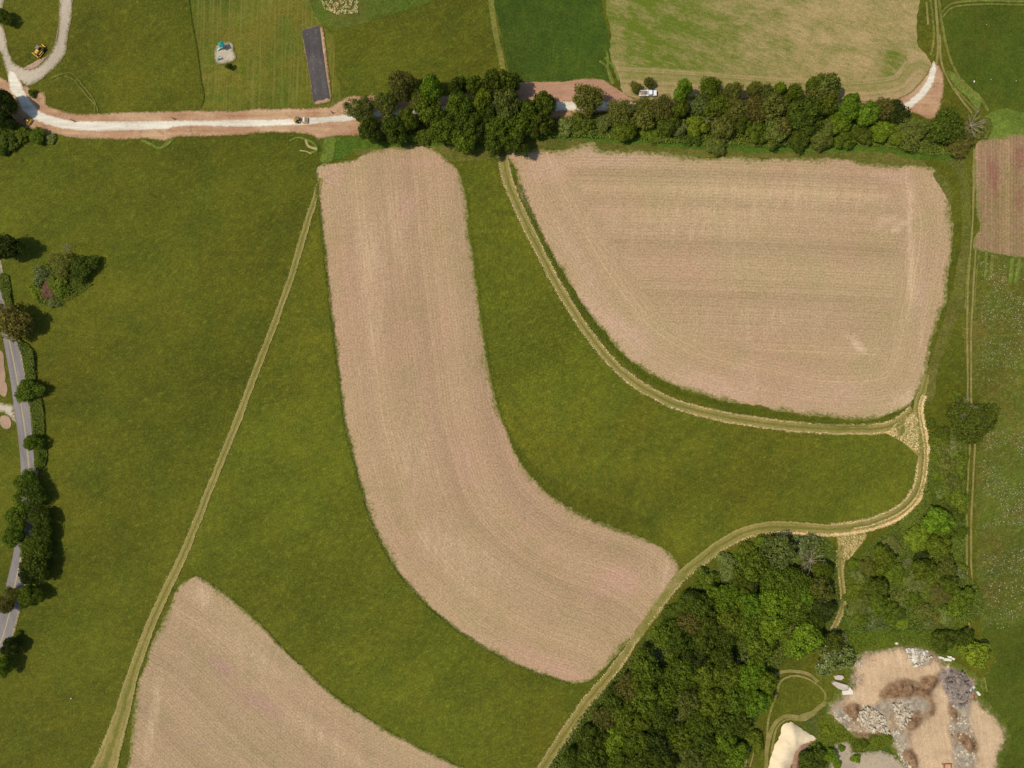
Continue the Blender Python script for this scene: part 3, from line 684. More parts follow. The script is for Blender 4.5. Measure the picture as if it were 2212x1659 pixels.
sheet('mown_junction', E3([(590, 1290), (700, 1280), (850, 1300), (830, 1360), (760, 1440), (700, 1510), (640, 1530), (600, 1500), (610, 1400)]), M['path'], rag=0.3, attrs={'across': lambda x, y: np.sin(x * 1.3 + y * .5) * 0.8, 'along': lambda x, y: y * 1.0})
sheet('grass_strip', C2([(560, 1395), (575, 1290), (600, 1190), (690, 1190), (680, 1280), (655, 1390)]), M['light_grass'], rag=0.25)
sheet('grass_strip', C4([(1540, 620), (1640, 655), (1730, 740), (1840, 855), (1810, 940), (1720, 850), (1600, 720)]), M['light_grass'], rag=0.35)
WT = 0
for pts, w, m in (
    (C4([(1395, -60), (1425, 200), (1430, 330), (1405, 480)]), 0.9, 'greentrack'), (C4([(1440, -60), (1462, 250), (1465, 450), (1450, 560)]), 1.0, 'soiltrack'),
    (C4([(1470, -60), (1500, 200), (1545, 420), (1610, 600), (1700, 740), (1850, 870), (1900, 960)]), 1.0, 'greentrack'),
    (C4([(1500, 110), (1560, 45), (1700, 15), (1900, 8), (2300, 18)]), 0.8, 'greentrack'), (C4([(1510, 150), (1570, 80), (1700, 48), (1900, 38), (2300, 48)]), 0.7, 'greentrack'),
    (C4([(1480, 300), (1500, 560), (1560, 700), (1650, 840), (1760, 980)]), 0.8, 'soiltrack'), (C4([(1590, 740), (1680, 840), (1800, 960)]), 0.8, 'greentrack'),
    (C4([(1365, 20), (1375, 120), (1380, 215)]), 0.7, 'soiltrack'),
    (C4([(1775, 1290), (1772, 1658)]) + E2([(1768, 200), (1745, 520), (1722, 900), (1718, 1300), (1722, 1640)]) + E3([(1722, 130), (1730, 300), (1742, 480), (1730, 720), (1716, 1000), (1714, 1400), (1718, 1658)]) + E4([(1728, 110), (1732, 400), (1750, 500)]), 0.75, 'soiltrack'),
    (E2([(1790, 500), (1775, 800), (1757, 1100), (1752, 1640)]) + E3([(1755, 130), (1770, 350), (1784, 520), (1772, 800), (1756, 1100), (1752, 1400), (1758, 1658)]) + E4([(1775, 115), (1778, 250)]), 0.75, 'soiltrack'),
    (E2([(1730, 560), (1712, 800), (1700, 1000)]), 0.4, 'greentrack'), (E2([(1808, 620), (1795, 800), (1780, 1000)]), 0.4, 'greentrack'),
    (E2([(1885, 520), (1880, 640), (1872, 750)]), 1.0, 'light_grass'), (E2([(1940, 540), (1930, 640), (1920, 750)]), 1.2, 'greentrack'), (E2([(2108, 570), (2100, 680), (2090, 790)]), 1.4, 'light_grass'), (E2([(2170, 580), (2155, 680), (2135, 790)]), 1.3, 'light_grass'),
    (C1([(440, 680), (540, 640), (610, 632), (660, 670), (740, 770), (810, 860), (850, 970)]), 0.5, 'greentrack'), (C1([(560, 660), (620, 680), (680, 740), (760, 840), (815, 900), (822, 975)]), 0.5, 'greentrack'),
    (C1([(1220, 1210), (1290, 1240), (1370, 1280), (1420, 1270), (1500, 1190)]), 1.0, 'light_grass'), (C1([(1380, 1290), (1430, 1240), (1460, 1200)]), 0.8, 'greentrack'),
    (C2([(290, 1220), (360, 1190), (440, 1210), (500, 1240), (530, 1300), (470, 1320)]), 0.8, 'light_grass'), (C2([(380, 1300), (440, 1310), (480, 1330)]), 0.5, 'strawdull'),
    (C2([(430, 1210), (450, 1260), (530, 1290)]), 0.9, 'strawdull'),
    (C3([(815, 440), (830, 520), (825, 600), (850, 690), (870, 730)]), 0.9, 'light_grass'), (C3([(755, 530), (800, 560), (840, 620), (880, 720)]), 0.9, 'greentrack'), (C3([(800, 500), (870, 570), (900, 640), (920, 700)]), 0.9, 'light_grass'),
    (E4([(-200, 2000), (-30, 1750), (0, 1250), (60, 1050), (120, 900), (200, 860), (330, 880), (430, 940), (490, 1020), (470, 1100), (400, 1160), (280, 1200)]), 0.8, 'soiltrack'),
    (E4([(40, 880), (110, 830), (230, 820), (360, 850), (430, 910)]), 1.3, 'soiltrack'),
    (E4([(-20, 1750), (5, 1400), (60, 1270), (140, 1210), (300, 1215), (400, 1165), (470, 1110), (600, 1090)]), 1.6, 'soiltrack'),
    (E4([(20, 1750), (40, 1450), (80, 1300), (160, 1235), (310, 1240), (420, 1180)]), 0.7, 'soiltrack'),
    (E4([(1830, 880), (1850, 1000), (1880, 1200)]), 0.5, 'greentrack'), (E4([(1870, 870), (1890, 1000)]), 0.5, 'greentrack'),
    (WD([(1500, 1650), (1520, 1550), (1560, 1440)]), 1.6, 'dirt'), (WD([(1540, 1650), (1570, 1540)]), 0.6, 'soiltrack'),
    (WD([(1060, 940), (1040, 1020), (1000, 1090), (960, 1160)]), 2.2, 'soiltrack'), (WD([(900, 1330), (850, 1400)]), 2.0, 'dirt'),
):
    ribbon('wheel_track', pts, w, M[m], rag=0.15, z=0.194 + (WT % 9) * 0.004); WT += 1

# --- black film beds
ZT[0] = 0.232
sheet('bed_soil', C2([(396, 260), (470, 228), (560, 222), (574, 216), (600, 370), (630, 620), (657, 840), (645, 885), (560, 905), (500, 905), (492, 870), (440, 560)]), M['soil'], spacing=1.1, rag=0.08, tension=0.15)
film = C2([(402, 265), (550, 226), (580, 440), (610, 650), (641, 860), (610, 850), (585, 866), (540, 870), (502, 888), (470, 680), (440, 500)])
sheet('mulch_film', film, M['plastic'], rag=0.06, tension=0.1)

# --- yard
YO = E4([(725, 860), (745, 760), (810, 665), (950, 640), (1120, 610), (1180, 598), (1330, 620), (1440, 680), (1500, 740), (1600, 800), (1760, 900), (1800, 1060), (1880, 1160), (1990, 1260), (2030, 1400), (1970, 1560), (1930, 1900), (1350, 1900), (1200, 1658), (1120, 1500), (1040, 1360), (990, 1330), (850, 1390), (700, 1340), (600, 1260), (538, 1180), (570, 1110), (640, 1040), (640, 980), (730, 960)])
ZONES = {
    'sand': [E4([(735, 960), (722, 850), (800, 740), (960, 655), (1100, 625), (1170, 645), (1230, 750), (1330, 780), (1430, 740), (1465, 800), (1380, 860), (1240, 890), (1100, 890), (1010, 940), (950, 1050), (910, 1110), (800, 1120), (700, 1140), (650, 1140), (700, 1050)]),
             E4([(1430, 960), (1490, 950), (1540, 1080), (1560, 1200), (1550, 1320), (1590, 1560), (1600, 1900), (1320, 1900), (1290, 1600), (1220, 1450), (1240, 1360), (1330, 1290), (1430, 1200), (1460, 1080)]),
             E4([(1780, 1080), (1860, 1140), (1990, 1260), (2050, 1400), (1980, 1560), (1900, 1900), (1700, 1900), (1820, 1560), (1800, 1400), (1740, 1280)])],
    'dark': [E4([(1180, 1230), (1260, 1200), (1340, 1210), (1280, 1300), (1210, 1330)]), E4([(1560, 1090), (1620, 1140), (1640, 1260), (1580, 1240)]), E4([(1620, 1360), (1700, 1350), (1800, 1440), (1790, 1520), (1700, 1500)]), E4([(945, 1030), (1010, 950), (1110, 890), (1240, 890), (1300, 910), (1310, 880), (1380, 852), (1465, 880), (1450, 950), (1400, 1020), (1440, 1120), (1425, 1200), (1350, 1190), (1400, 1120), (1340, 1050), (1150, 1050), (1040, 1060)]),
             E4([(650, 1130), (760, 1080), (800, 1150), (740, 1260), (680, 1200)]), E4([(700, 1330), (850, 1350), (1000, 1330), (1040, 1370), (900, 1420), (760, 1400)]), E4([(1250, 1170), (1320, 1150), (1300, 1200), (1260, 1195)]), E4([(1150, 1500), (1230, 1480), (1290, 1640), (1240, 1658)])],
    'mill': [E4([(1495, 930), (1478, 845), (1550, 782), (1640, 812), (1740, 880), (1752, 960), (1730, 1060), (1700, 1110), (1620, 1140), (1575, 1080), (1540, 1010)])],
    'grey': [E4([(1400, 1370), (1440, 1320), (1480, 1340), (1500, 1560), (1490, 1600), (1440, 1600), (1410, 1480)]), E4([(1570, 1130), (1730, 1110), (1740, 1300), (1700, 1360), (1590, 1340)]), E4([(540, 1180), (600, 1130), (700, 1260), (640, 1290)]), E4([(1060, 1060), (1380, 1060), (1400, 1130), (1250, 1180), (1000, 1180), (900, 1130)]),
             E4([(1050, 1330), (1150, 1320), (1200, 1500), (1230, 1658), (1180, 1640), (1090, 1440)]), E4([(1220, 700), (1350, 690), (1400, 730), (1330, 790), (1250, 780)]), E4([(1590, 1440), (1680, 1430), (1780, 1520), (1740, 1658), (1620, 1658)])],
    'stony': [E4([(1175, 608), (1330, 625), (1400, 690), (1335, 760), (1250, 760), (1210, 700)]), E4([(780, 1130), (860, 1120), (960, 1180), (1010, 1210), (1020, 1330), (900, 1350), (770, 1230)]), E4([(1070, 1080), (1200, 1070), (1230, 1180), (1190, 1310), (1120, 1310), (1090, 1180)]), E4([(740, 740), (810, 735), (800, 790), (750, 780)])],
}
def sdist(polys):
    ps = [smooth(p, True, 2) for p in polys]
    def fn(x, y):
        r = np.full(len(x), -60.0)
        for p in ps:
            d = dist_poly(x, y, p, True); d = np.where(inside(x, y, p), d, -d); r = np.maximum(r, d)
        return r
    return fn
ZF = {k: sdist(v) for k, v in ZONES.items()}
YF = sdist([YO])
def yard_h(x, y, e):
    o = YF(x, y)
    n1 = hn(x, y, .11); n2 = hn(x, y, .45, 3.0); n3 = hn(x, y, 1.3, 9.0)
    on = np.clip(o / 3, 0, 1)
    z = on * (.15 + .5 * np.clip(n1 + .3, 0, 1))
    def hp(k, h, ramp, r1, r2):
        m = np.clip(ZF[k](x, y) / ramp, 0, 1) ** .75
        return m * (h * (.75 + .6 * n1) + r1 * n2 + r2 * n3)
    sandm = np.clip(ZF['sand'](x, y) / 2 + .5, 0, 1)
    z = z * (1 - .7 * sandm) + (1 - sandm) * on * (.45 * n2 + .2 * n3) + .04 * n3 * sandm
    z = np.maximum(z, hp('dark', 2.0, 3.0, 1.2, .45)); z = np.maximum(z, hp('mill', 3.0, 6.0, 1.6, .7)); z = np.maximum(z, hp('stony', 1.6, 3.5, 1.0, .45))
    return np.maximum(z, 0)
def yard_mat():
    g, grass = grass_mat('yard_ground', (0.078, 0.105, 0.010), (0.090, 0.105, 0.010), (0.060, 0.085, 0.008), fleck=(0.22, 0.20, 0.04), fl=0.45, yard=True)
    def m(k, w, amp, sc=0.25):
        v = g.m_('ADD', g.attr(k), g.lin(g.noise(sc, 6, 0.85), 0.25, 0.75, -amp, amp))
        return g.mr(v, -w, w)
    col = g.mix(g.mr(g.noise(0.12, 5, 0.75), 0.35, 0.65), (0.44, 0.31, 0.175), (0.30, 0.21, 0.125))
    col = g.mix(g.m_('MULTIPLY', g.mr(g.noise(0.35, 6, 0.85), 0.50, 0.68), 0.7), col, (0.60, 0.47, 0.31))
    col = g.mix(m('grey', 1.2, 2.0), col, g.mix(g.mr(g.noise(0.6, 5, 0.85), 0.4, 0.6), (0.28, 0.23, 0.165), (0.42, 0.345, 0.235)))
    sand = g.mix(g.mr(g.noise(0.10, 5, 0.7), 0.38, 0.62), (0.60, 0.425, 0.245), (0.53, 0.36, 0.205))
    sand = g.mix(g.m_('MULTIPLY', g.mr(g.noise(0.22, 6, 0.85), 0.46, 0.70), 0.6), sand, (0.42, 0.275, 0.165))
    st = g.noise(0.9, 4, 0.7, g.mapv(0.15, (1.0, 14, 1))); sand = g.gain(sand, g.lin(st, 0.3, 0.7, 0.88, 1.1))
    col = g.mix(m('sand', 1.0, 1.5), col, sand)
    col = g.mix(m('stony', 0.8, 1.5), col, g.mix(g.mr(g.noise(1.1, 5, 0.9), 0.42, 0.58), (0.26, 0.19, 0.12), (0.66, 0.56, 0.40)))
    col = g.mix(m('dark', 0.7, 1.6), col, g.mix(g.mr(g.noise(0.5, 5, 0.85), 0.36, 0.62), (0.13, 0.065, 0.030), (0.33, 0.205, 0.105)))
    col = g.mix(m('mill', 0.6, 1.4), col, g.mix(g.mr(g.noise(0.7, 6, 0.9), 0.38, 0.62), (0.12, 0.095, 0.080), (0.40, 0.32, 0.25)))
    mess = g.m_('SUBTRACT', 1.0, m('sand', 2.5, 1.5))
    col = g.mix(g.m_('MULTIPLY', g.m_('MULTIPLY', mess, g.mr(g.noise(0.45, 7, 0.9), 0.50, 0.62)), 0.65), col, (0.16, 0.105, 0.065))
    f = g.noise(2.2, 5, 0.85)
    col = g.gain(col, g.lin(f, 0.32, 0.68, 0.70, 1.30))
    col = g.mix(g.m_('SUBTRACT', 1.0, m('rim', 1.6, 3.2, 0.18)), col, grass)
    return g.out(col)
M['yardblend'] = yard_mat()
bigyard = smooth(YO, True, 1.5); _c = bigyard.mean(0); _d = bigyard - _c
_n = _d / np.linalg.norm(_d, axis=1, keepdims=True)
bigyard = [tuple(p) for p in (bigyard + _n * 3.0)[::2]]
def hn(x, y, s, sd=0.0):
    return np.array([mnoise.fractal((a * s + sd, b * s, 0.7), 1.0, 2.0, 4) for a, b in zip(x, y)])
at_ = {k: ZF[k] for k in ZF}; at_['rim'] = YF
sheet('yard', bigyard, M['yardblend'], rag=0.5, spacing=0.62, attrs=at_, heap=yard_h, tension=0.4)
sheet('grey_ground', E4([(500, 1900), (530, 1600), (570, 1450), (640, 1420), (700, 1430), (740, 1500), (900, 1510), (1030, 1510), (1140, 1560), (1230, 1900)]), M['greyground'], spacing=1.1, rag=0.8)
sheet('gravel_pad', C1([(1860, 410), (1900, 375), (1985, 360), (2015, 385), (2020, 440), (2040, 470), (2035, 525), (1960, 550), (1880, 565), (1862, 540), (1852, 470)]), M['lane'], spacing=1.1, rag=0.12, tension=0.3)
sheet('worn_grass', C1([(200, 600), (260, 560), (340, 520), (430, 470), (470, 400), (490, 330), (510, 200), (480, 380), (400, 500), (300, 590), (230, 600)]), M['dirt'], rag=0.3)

# ================================================================== HEAPS
def hn(x, y, s, sd=0.0):
    return np.array([mnoise.fractal((a * s + sd, b * s, 0.7), 1.0, 2.0, 4) for a, b in zip(x, y)])
def heapf(h, ramp, rough, sc=0.35, sd=0.0):
    return lambda x, y, e: np.minimum(1, e / ramp) ** 0.8 * h * (0.75 + 0.5 * hn(x, y, 0.12, sd)) + np.minimum(1, e / 1.0) * rough * (0.5 + hn(x, y, sc, sd))
def heap(name, pts, mat, h, ramp, rough, label, cat, spacing=0.8, sc=0.35, group=None, rag=0.5):
    o = sheet(name, pts, mat, rag=rag, step=0.7, spacing=spacing, heap=heapf(h, ramp, rough, sc), z=0.30, kind=None, tension=0.4)
    return tag(o, label, cat, group)
heap('sand_heap', E4([(-10, 1900), (5, 1658), (60, 1450), (105, 1360), (105, 1300), (190, 1258), (270, 1300), (350, 1350), (425, 1400), (350, 1430), (290, 1450), (240, 1520), (215, 1600), (190, 1658), (180, 1900)]), M['sandpile'], 2.4, 3.5, 0.35, 'long pale sand heap with an eroded edge below the grass loop', 'sand heap')
heap('dirt_bank', E4([(225, 1480), (300, 1440), (400, 1400), (425, 1410), (340, 1470), (280, 1560), (265, 1658), (265, 1900), (190, 1900), (200, 1620)]), M['heap'], 1.0, 1.5, 0.8, 'ragged brown bank along the right side of the sand heap', 'dirt bank', sc=0.9)

def rocks_mesh(name, poly, n, smin, smax, seed, z=0.1, hs=0.0, flat=0.6):
    """angular broken stones inside a polygon, one mesh (uncountable rubble)"""
    r_ = np.random.default_rng(seed); poly = np.array(poly); lo, hi = poly.min(0), poly.max(0)
    vsA, fsA = [], []; c = 0; k = 0
    while c < n and k < n * 12:
        k += 1
        x, y = r_.uniform(lo[0], hi[0]), r_.uniform(lo[1], hi[1])
        if not inside(np.array([x]), np.array([y]), poly)[0]: continue
        if n > 1 and r_.uniform() > .5 + 1.6 * mnoise.noise((x * .55, y * .55, 4.4)) + .8 * mnoise.noise((x * 1.7, y * 1.7, 8.4)): continue
        s = smin * .55 + (smax * .8 - smin) * r_.uniform() ** 8
        a = r_.uniform(0, 6.28); ex = s * r_.uniform(.6, 1.3); ey = s * r_.uniform(.5, 1.0); ez = s * flat * r_.uniform(.6, 1.1)
        zz = z + .22 + hs * r_.uniform(.3, 1)
        b = len(vsA); ca, sa = math.cos(a), math.sin(a); tx, ty = r_.uniform(-.3, .3, 2)
        for dz, kk in ((-.6, 1.0), (.25, 1.0), (1.0, .55)):
            m = 5 if kk == 1.0 else 5
            for q in range(5):
                th = q * 1.2566 + r_.uniform(-.35, .35) * .6
                px, py = ex * kk * math.cos(th), ey * kk * math.sin(th)
                vsA.append((x + px * ca - py * sa, y + px * sa + py * ca, zz + ez * dz + tx * px + ty * py))
        for rr in (0, 5):
            for q in range(5):
                fsA.append((b + rr + q, b + rr + (q + 1) % 5, b + rr + 5 + (q + 1) % 5, b + rr + 5 + q))
        fsA.append(tuple(b + 10 + q for q in range(5)))
        c += 1
    me = bpy.data.meshes.new(name); me.from_pydata(vsA, [], fsA)
    return me
tag(link('broken_stone', rocks_mesh('broken_stone', E4([(1175, 608), (1330, 625), (1400, 690), (1350, 700), (1335, 760), (1250, 775), (1210, 700)]), 600, .14, .9, 3, .6, .6), M['whitestone']), 'white broken stone spread at the top of the sandy clearing', 'broken stone', kind='stuff')
tag(link('broken_stone', rocks_mesh('broken_stone', E4([(780, 1130), (860, 1120), (960, 1180), (1010, 1210), (1000, 1290), (1030, 1340), (900, 1350), (830, 1310), (760, 1220)]), 900, .12, 1.0, 5, .9, .7), M['stone']), 'pale broken stone covering the brown bank at lower left of yard', 'broken stone', kind='stuff')
tag(link('broken_stone', rocks_mesh('broken_stone', E4([(1060, 1090), (1180, 1080), (1230, 1170), (1200, 1240), (1180, 1300), (1130, 1310), (1090, 1180)]), 520, .12, 1.0, 6, .9, .7), M['stone']), 'pale broken stone heaped below the long brown dirt heap', 'broken stone', kind='stuff')
tag(link('stone_debris', rocks_mesh('stone_debris', E4([(540, 1180), (620, 1130), (800, 1300), (1030, 1330), (1100, 1300), (1230, 1500), (1300, 1700), (1200, 1700), (1060, 1400), (980, 1350), (850, 1380), (680, 1320)]), 1500, .1, .8, 8, .06, .1), M['stone']), 'scattered small stones along the lower left rim of the yard', 'stone debris', kind='stuff')
tag(link('stone_debris', rocks_mesh('stone_debris', E4([(1570, 1120), (1720, 1100), (1760, 1250), (1760, 1400), (1800, 1600), (1650, 1658), (1590, 1500), (1560, 1300)]), 700, .1, 1.0, 9, .06, .1), M['stone']), 'scattered pale stones between the sand drive and bare ground', 'stone debris', kind='stuff')
tag(link('asphalt_chunks', rocks_mesh('asphalt_chunks', E4([(1495, 930), (1490, 850), (1560, 790), (1640, 812), (1740, 880), (1752, 960), (1720, 1080), (1620, 1120), (1560, 1040)]), 420, .14, .8, 10, 1.2, 1.6, .8), M['greyrubble']), 'loose broken asphalt lumps over the dark grey heap', 'asphalt rubble', kind='stuff')
tag(link('black_debris', rocks_mesh('black_debris', E4([(1575, 1330), (1610, 1330), (1660, 1400), (1750, 1400), (1800, 1490), (1770, 1500), (1700, 1460), (1640, 1440), (1590, 1460)]), 90, .15, .75, 12, .1, .35), M['blackbits']), 'black scrap pieces lying right of the sand drive', 'scrap', kind='stuff')
tag(link('white_debris', rocks_mesh('white_debris', E4([(740, 740), (800, 735), (810, 770), (760, 790)]), 110, .1, .5, 13, .05, .1), M['whitestone']), 'small patch of white stones at the left of the clearing', 'broken stone', kind='stuff')

def prism(name, pts, z0, z1, mat, bev=0.06, parent=None, tilt=(0, 0)):
    bm = bmesh.new()
    lo = [bm.verts.new((x, y, z0)) for x, y in pts]; cx = sum(p[0] for p in pts) / len(pts); cy = sum(p[1] for p in pts) / len(pts)
    hi = [bm.verts.new((x * .97 + cx * .03, y * .97 + cy * .03, z1 + (x - cx) * tilt[0] + (y - cy) * tilt[1])) for x, y in pts]
    n = len(pts)
    for i in range(n): bm.faces.new((lo[i], lo[(i + 1) % n], hi[(i + 1) % n], hi[i]))
    bm.faces.new(hi); bm.faces.new(list(reversed(lo)))
    bmesh.ops.recalc_face_normals(bm, faces=bm.faces)
    bmesh.ops.bevel(bm, geom=list(bm.edges), offset=bev, segments=2, affect='EDGES', profile=0.6)
    me = bpy.data.meshes.new(name); bm.to_mesh(me); bm.free()
    return link(name, me, mat, parent)
GB = 'concrete pieces around the yard'
for pts, h, lab, nm, mt in (
    ([(562, 855), (600, 845), (640, 850), (650, 872), (620, 890), (575, 885)], 1.0, 'grey concrete chunk, uppermost of the three left of the clearing', 'concrete_chunk', 'slab'),
    ([(540, 918), (570, 900), (620, 915), (685, 935), (690, 965), (640, 978), (590, 960)], 1.1, 'long tan concrete slab, middle of the three left of the clearing', 'concrete_slab', 'slab'),
    ([(636, 985), (690, 978), (700, 950), (728, 985), (730, 1015), (640, 1020)], 0.7, 'pale square concrete slab, lowest of the three left of the clearing', 'concrete_slab', 'block'),
    ([(1462, 690), (1478, 684), (1512, 696), (1508, 712), (1470, 705)], 0.9, 'white concrete block at left end of row under the bright tree', 'concrete_block', 'block'),
    ([(1506, 700), (1530, 700), (1578, 712), (1576, 730), (1512, 724)], 0.9, 'longest white concrete block in row under the bright tree', 'concrete_block', 'block'),
    ([(1540, 682), (1575, 684), (1585, 705), (1550, 702)], 0.9, 'white concrete block set behind the longest block of the row', 'concrete_block', 'block'),
    ([(1586, 695), (1608, 705), (1600, 722), (1582, 715)], 0.8, 'small concrete block at right end of row under the bright tree', 'concrete_block', 'block'),
    ([(1733, 968), (1772, 940), (1784, 952), (1748, 985), (1740, 998), (1730, 992)], 0.8, 'angled white concrete block against the dark grey heap', 'concrete_block', 'block'),
    ([(1790, 992), (1804, 986), (1830, 1015), (1820, 1028), (1806, 1024)], 0.8, 'white concrete block lying apart on grass right of grey heap', 'concrete_block', 'block'),
    ([(1716, 1006), (1730, 1002), (1732, 1018), (1720, 1020)], 0.7, 'small white block just below the angled block by grey heap', 'concrete_block', 'block'),
    ([(1545, 782), (1552, 768), (1558, 772), (1550, 788)], 0.5, 'small upright white block at the top tip of grey heap', 'concrete_block', 'block'),
    ([(1352, 640), (1372, 636), (1384, 648), (1370, 656), (1354, 652)], 0.6, 'round white stone beside the white broken stone patch', 'stone', 'whitestone'),
    ([(1088, 574), (1108, 566), (1122, 576), (1110, 588), (1092, 584)], 0.6, 'white stone lying in grass above the sandy clearing', 'stone', 'whitestone'),
    ([(1708, 1520), (1728, 1516), (1740, 1530), (1722, 1542), (1708, 1534)], 0.6, 'grey white stone near the bottom of the yard by black scrap', 'stone', 'stone'),
    ([(1010, 1312), (1028, 1306), (1040, 1330), (1022, 1344), (1010, 1336)], 0.8, 'large cream boulder at the right foot of the stone bank', 'boulder', 'stone'),
):
    tag(prism(nm, E4(pts), 0.0, h, M[mt], 0.08, tilt=(random.uniform(-.05, .05), random.uniform(-.05, .05))), lab, nm.replace('_', ' '), GB)
for (g_, x, y, r, lab) in ((C4, 1778, 709, .75, 'largest white stone in the top right pasture, tilted oval'), (C4, 1920, 688, .45, 'small white stone in top right pasture, middle of three in line'), (C4, 2140, 703, .45, 'small white stone in top right pasture nearest the photo edge'),
                           (C4, 1885, 216, .35, 'tiny pale stone high in the top right pasture'), (W4, 618, 1055, .55, 'lone white stone in the lower left meadow'), (C4, 1640, 1025, .5, 'white stone beside the dark tree at the end of the tree row'), (C4, 1646, 1050, .35, 'smaller white stone just below another by the dark end tree'),
                           (WD, 1370, 432, .6, 'white stone among shrubs at the upper left edge of the wood')):
    (wx, wy), = g_([(x, y)])
    o = link('stone', rocks_mesh('stone', [(wx - .1, wy - .1), (wx + .1, wy - .1), (wx + .1, wy + .1), (wx - .1, wy + .1)], 1, r, r + .01, int(x), .15), M['whitestone'])
    tag(o, lab, 'stone', 'white stones lying in the grass')

# ================================================================== TREES
PAL = {'d': (0.112, 0.145, 0.015), 'g': (0.165, 0.212, 0.018), 'b': (0.205, 0.300, 0.020), 'y': (0.260, 0.310, 0.024), 'o': (0.190, 0.200, 0.034),
       'n': (0.180, 0.160, 0.032), 'p': (0.230, 0.260, 0.060), 'k': (0.055, 0.078, 0.012), 'w': (0.16, 0.20, 0.045), 'r': (0.28, 0.17, 0.10)}
WORD = {'d': 'dark green', 'g': 'mid green', 'b': 'bright green', 'y': 'yellow green', 'o': 'olive green', 'n': 'brownish olive', 'p': 'pale green', 'k': 'very dark', 'w': 'white flowering', 'r': 'pinkish brown'}
KINDS = {}
for i in range(5):
    m_, lb = crown('crown', 100 + i, nl=26, leaves=6800, shape=(1, .22, 1.0), lob=(.17, .36), leaf=.055, spread=.74, irregular=.32)
    KINDS.setdefault('T', []).append((m_, trunk_mesh('trunk', lb, i)))
for i in range(4):
    m_, lb = crown('crown', 200 + i, nl=46, leaves=4600, shape=(1, .2, 1.0), lob=(.12, .25), leaf=.045, spread=.80, irregular=.25, inner=.45, loose=.6)
    KINDS.setdefault('A', []).append((m_, trunk_mesh('trunk', lb, 20 + i, limbs=14)))
for i in range(4):
    m_, lb = crown('crown', 300 + i, nl=20, leaves=3800, shape=(1, -.15, 1.0), lob=(.2, .38), leaf=.075, spread=.75, irregular=.35)
    KINDS.setdefault('S', []).append((m_, trunk_mesh('trunk', lb, 40 + i, fork=.15, r0=.03)))
for i in range(2):
    m_, lb = crown('crown', 400 + i, nl=26, leaves=3600, shape=(1, .0, 1.0), lob=(.13, .27), leaf=.058, spread=.85, irregular=.35, fleck=True, inner=.3, loose=.4)
    KINDS.setdefault('W', []).append((m_, trunk_mesh('trunk', lb, 60 + i, fork=.15, r0=.03, limbs=14)))
for i in range(3):
    m_, lb = crown('crown', 500 + i, nl=16, leaves=5200, shape=(1, .22, 1.0), lob=(.30, .38), leaf=.055, spread=.74, inner=.05)
    KINDS.setdefault('L', []).append((m_, trunk_mesh('trunk', lb, 80 + i)))       # cauliflower crowns
for i in range(3):
    KINDS.setdefault('B', []).append((None, bare_mesh('bare_limbs', 90 + i, n=13, r0=.034, twigs=9)))

TREES = []      # (map x, map y, diameter map units, colour, kind, height m, area)
def add(gf, k, rows, area, hs=1.0):
    for r in rows:
        x, y, dm, c, kd = r[:5]
        (wx, wy), = gf([(x, y)])
        R = dm / k / K / 2
        hh = r[5] if len(r) > 5 else {'T': 3.2 + R * 1.55, 'L': 3.2 + R * 1.5, 'A': 3.5 + R * 1.5, 'S': 1.2 + R * .75, 'W': 1.8 + R * .9, 'B': 2 + R * 1.1}[kd] * hs
        TREES.append(dict(x=wx, y=wy, R=R, c=c, k=kd, h=hh, a=area, lab=(r[6] if len(r) > 6 else None)))
ROW = 'tree row'
add(HA, 3.75, [(220, 330, 240, 'o', 'A', 9, 'airy olive tree hanging over the gravel road at left end of row'), (270, 500, 190, 'd', 'T'), (420, 270, 210, 'o', 'A', 10), (550, 130, 220, 'n', 'A', 12, 'tall thin brownish tree standing highest near left of row'),
    (480, 470, 230, 'd', 'T'), (600, 420, 190, 'g', 'T'), (780, 150, 200, 'b', 'L', 13, 'bright green tall tree, upper of two in left of row'), (760, 320, 230, 'g', 'T', 11), (700, 540, 180, 'd', 'S', 3), (990, 150, 160, 'd', 'T', 12),
    (1000, 300, 240, 'g', 'L', 13), (900, 480, 240, 'g', 'L', 10), (1080, 420, 220, 'd', 'T', 12), (1060, 590, 210, 'g', 'L', 9, 'tree bulging lowest toward the fields near middle of left half'), (1130, 130, 170, 'g', 'T', 12), (1200, 260, 180, 'y', 'L', 13, 'yellowish tree standing between darker ones in left half of row'),
    (1290, 100, 210, 'd', 'T', 13), (1400, 120, 210, 'd', 'T', 13), (1400, 300, 270, 'o', 'L', 14), (1330, 480, 250, 'g', 'T', 12), (1500, 450, 250, 'g', 'L', 12), (1480, 590, 210, 'd', 'T', 10), (1300, 590, 190, 'd', 'T', 10),
    (1580, 330, 210, 'g', 'T', 12), (1700, 290, 240, 'd', 'T', 11), (1640, 450, 230, 'd', 'T', 10), (1180, 500, 180, 'k', 'T', 9), (850, 400, 160, 'd', 'T', 9), (680, 260, 150, 'o', 'A', 9), (1250, 380, 180, 'd', 'T', 11)], ROW)
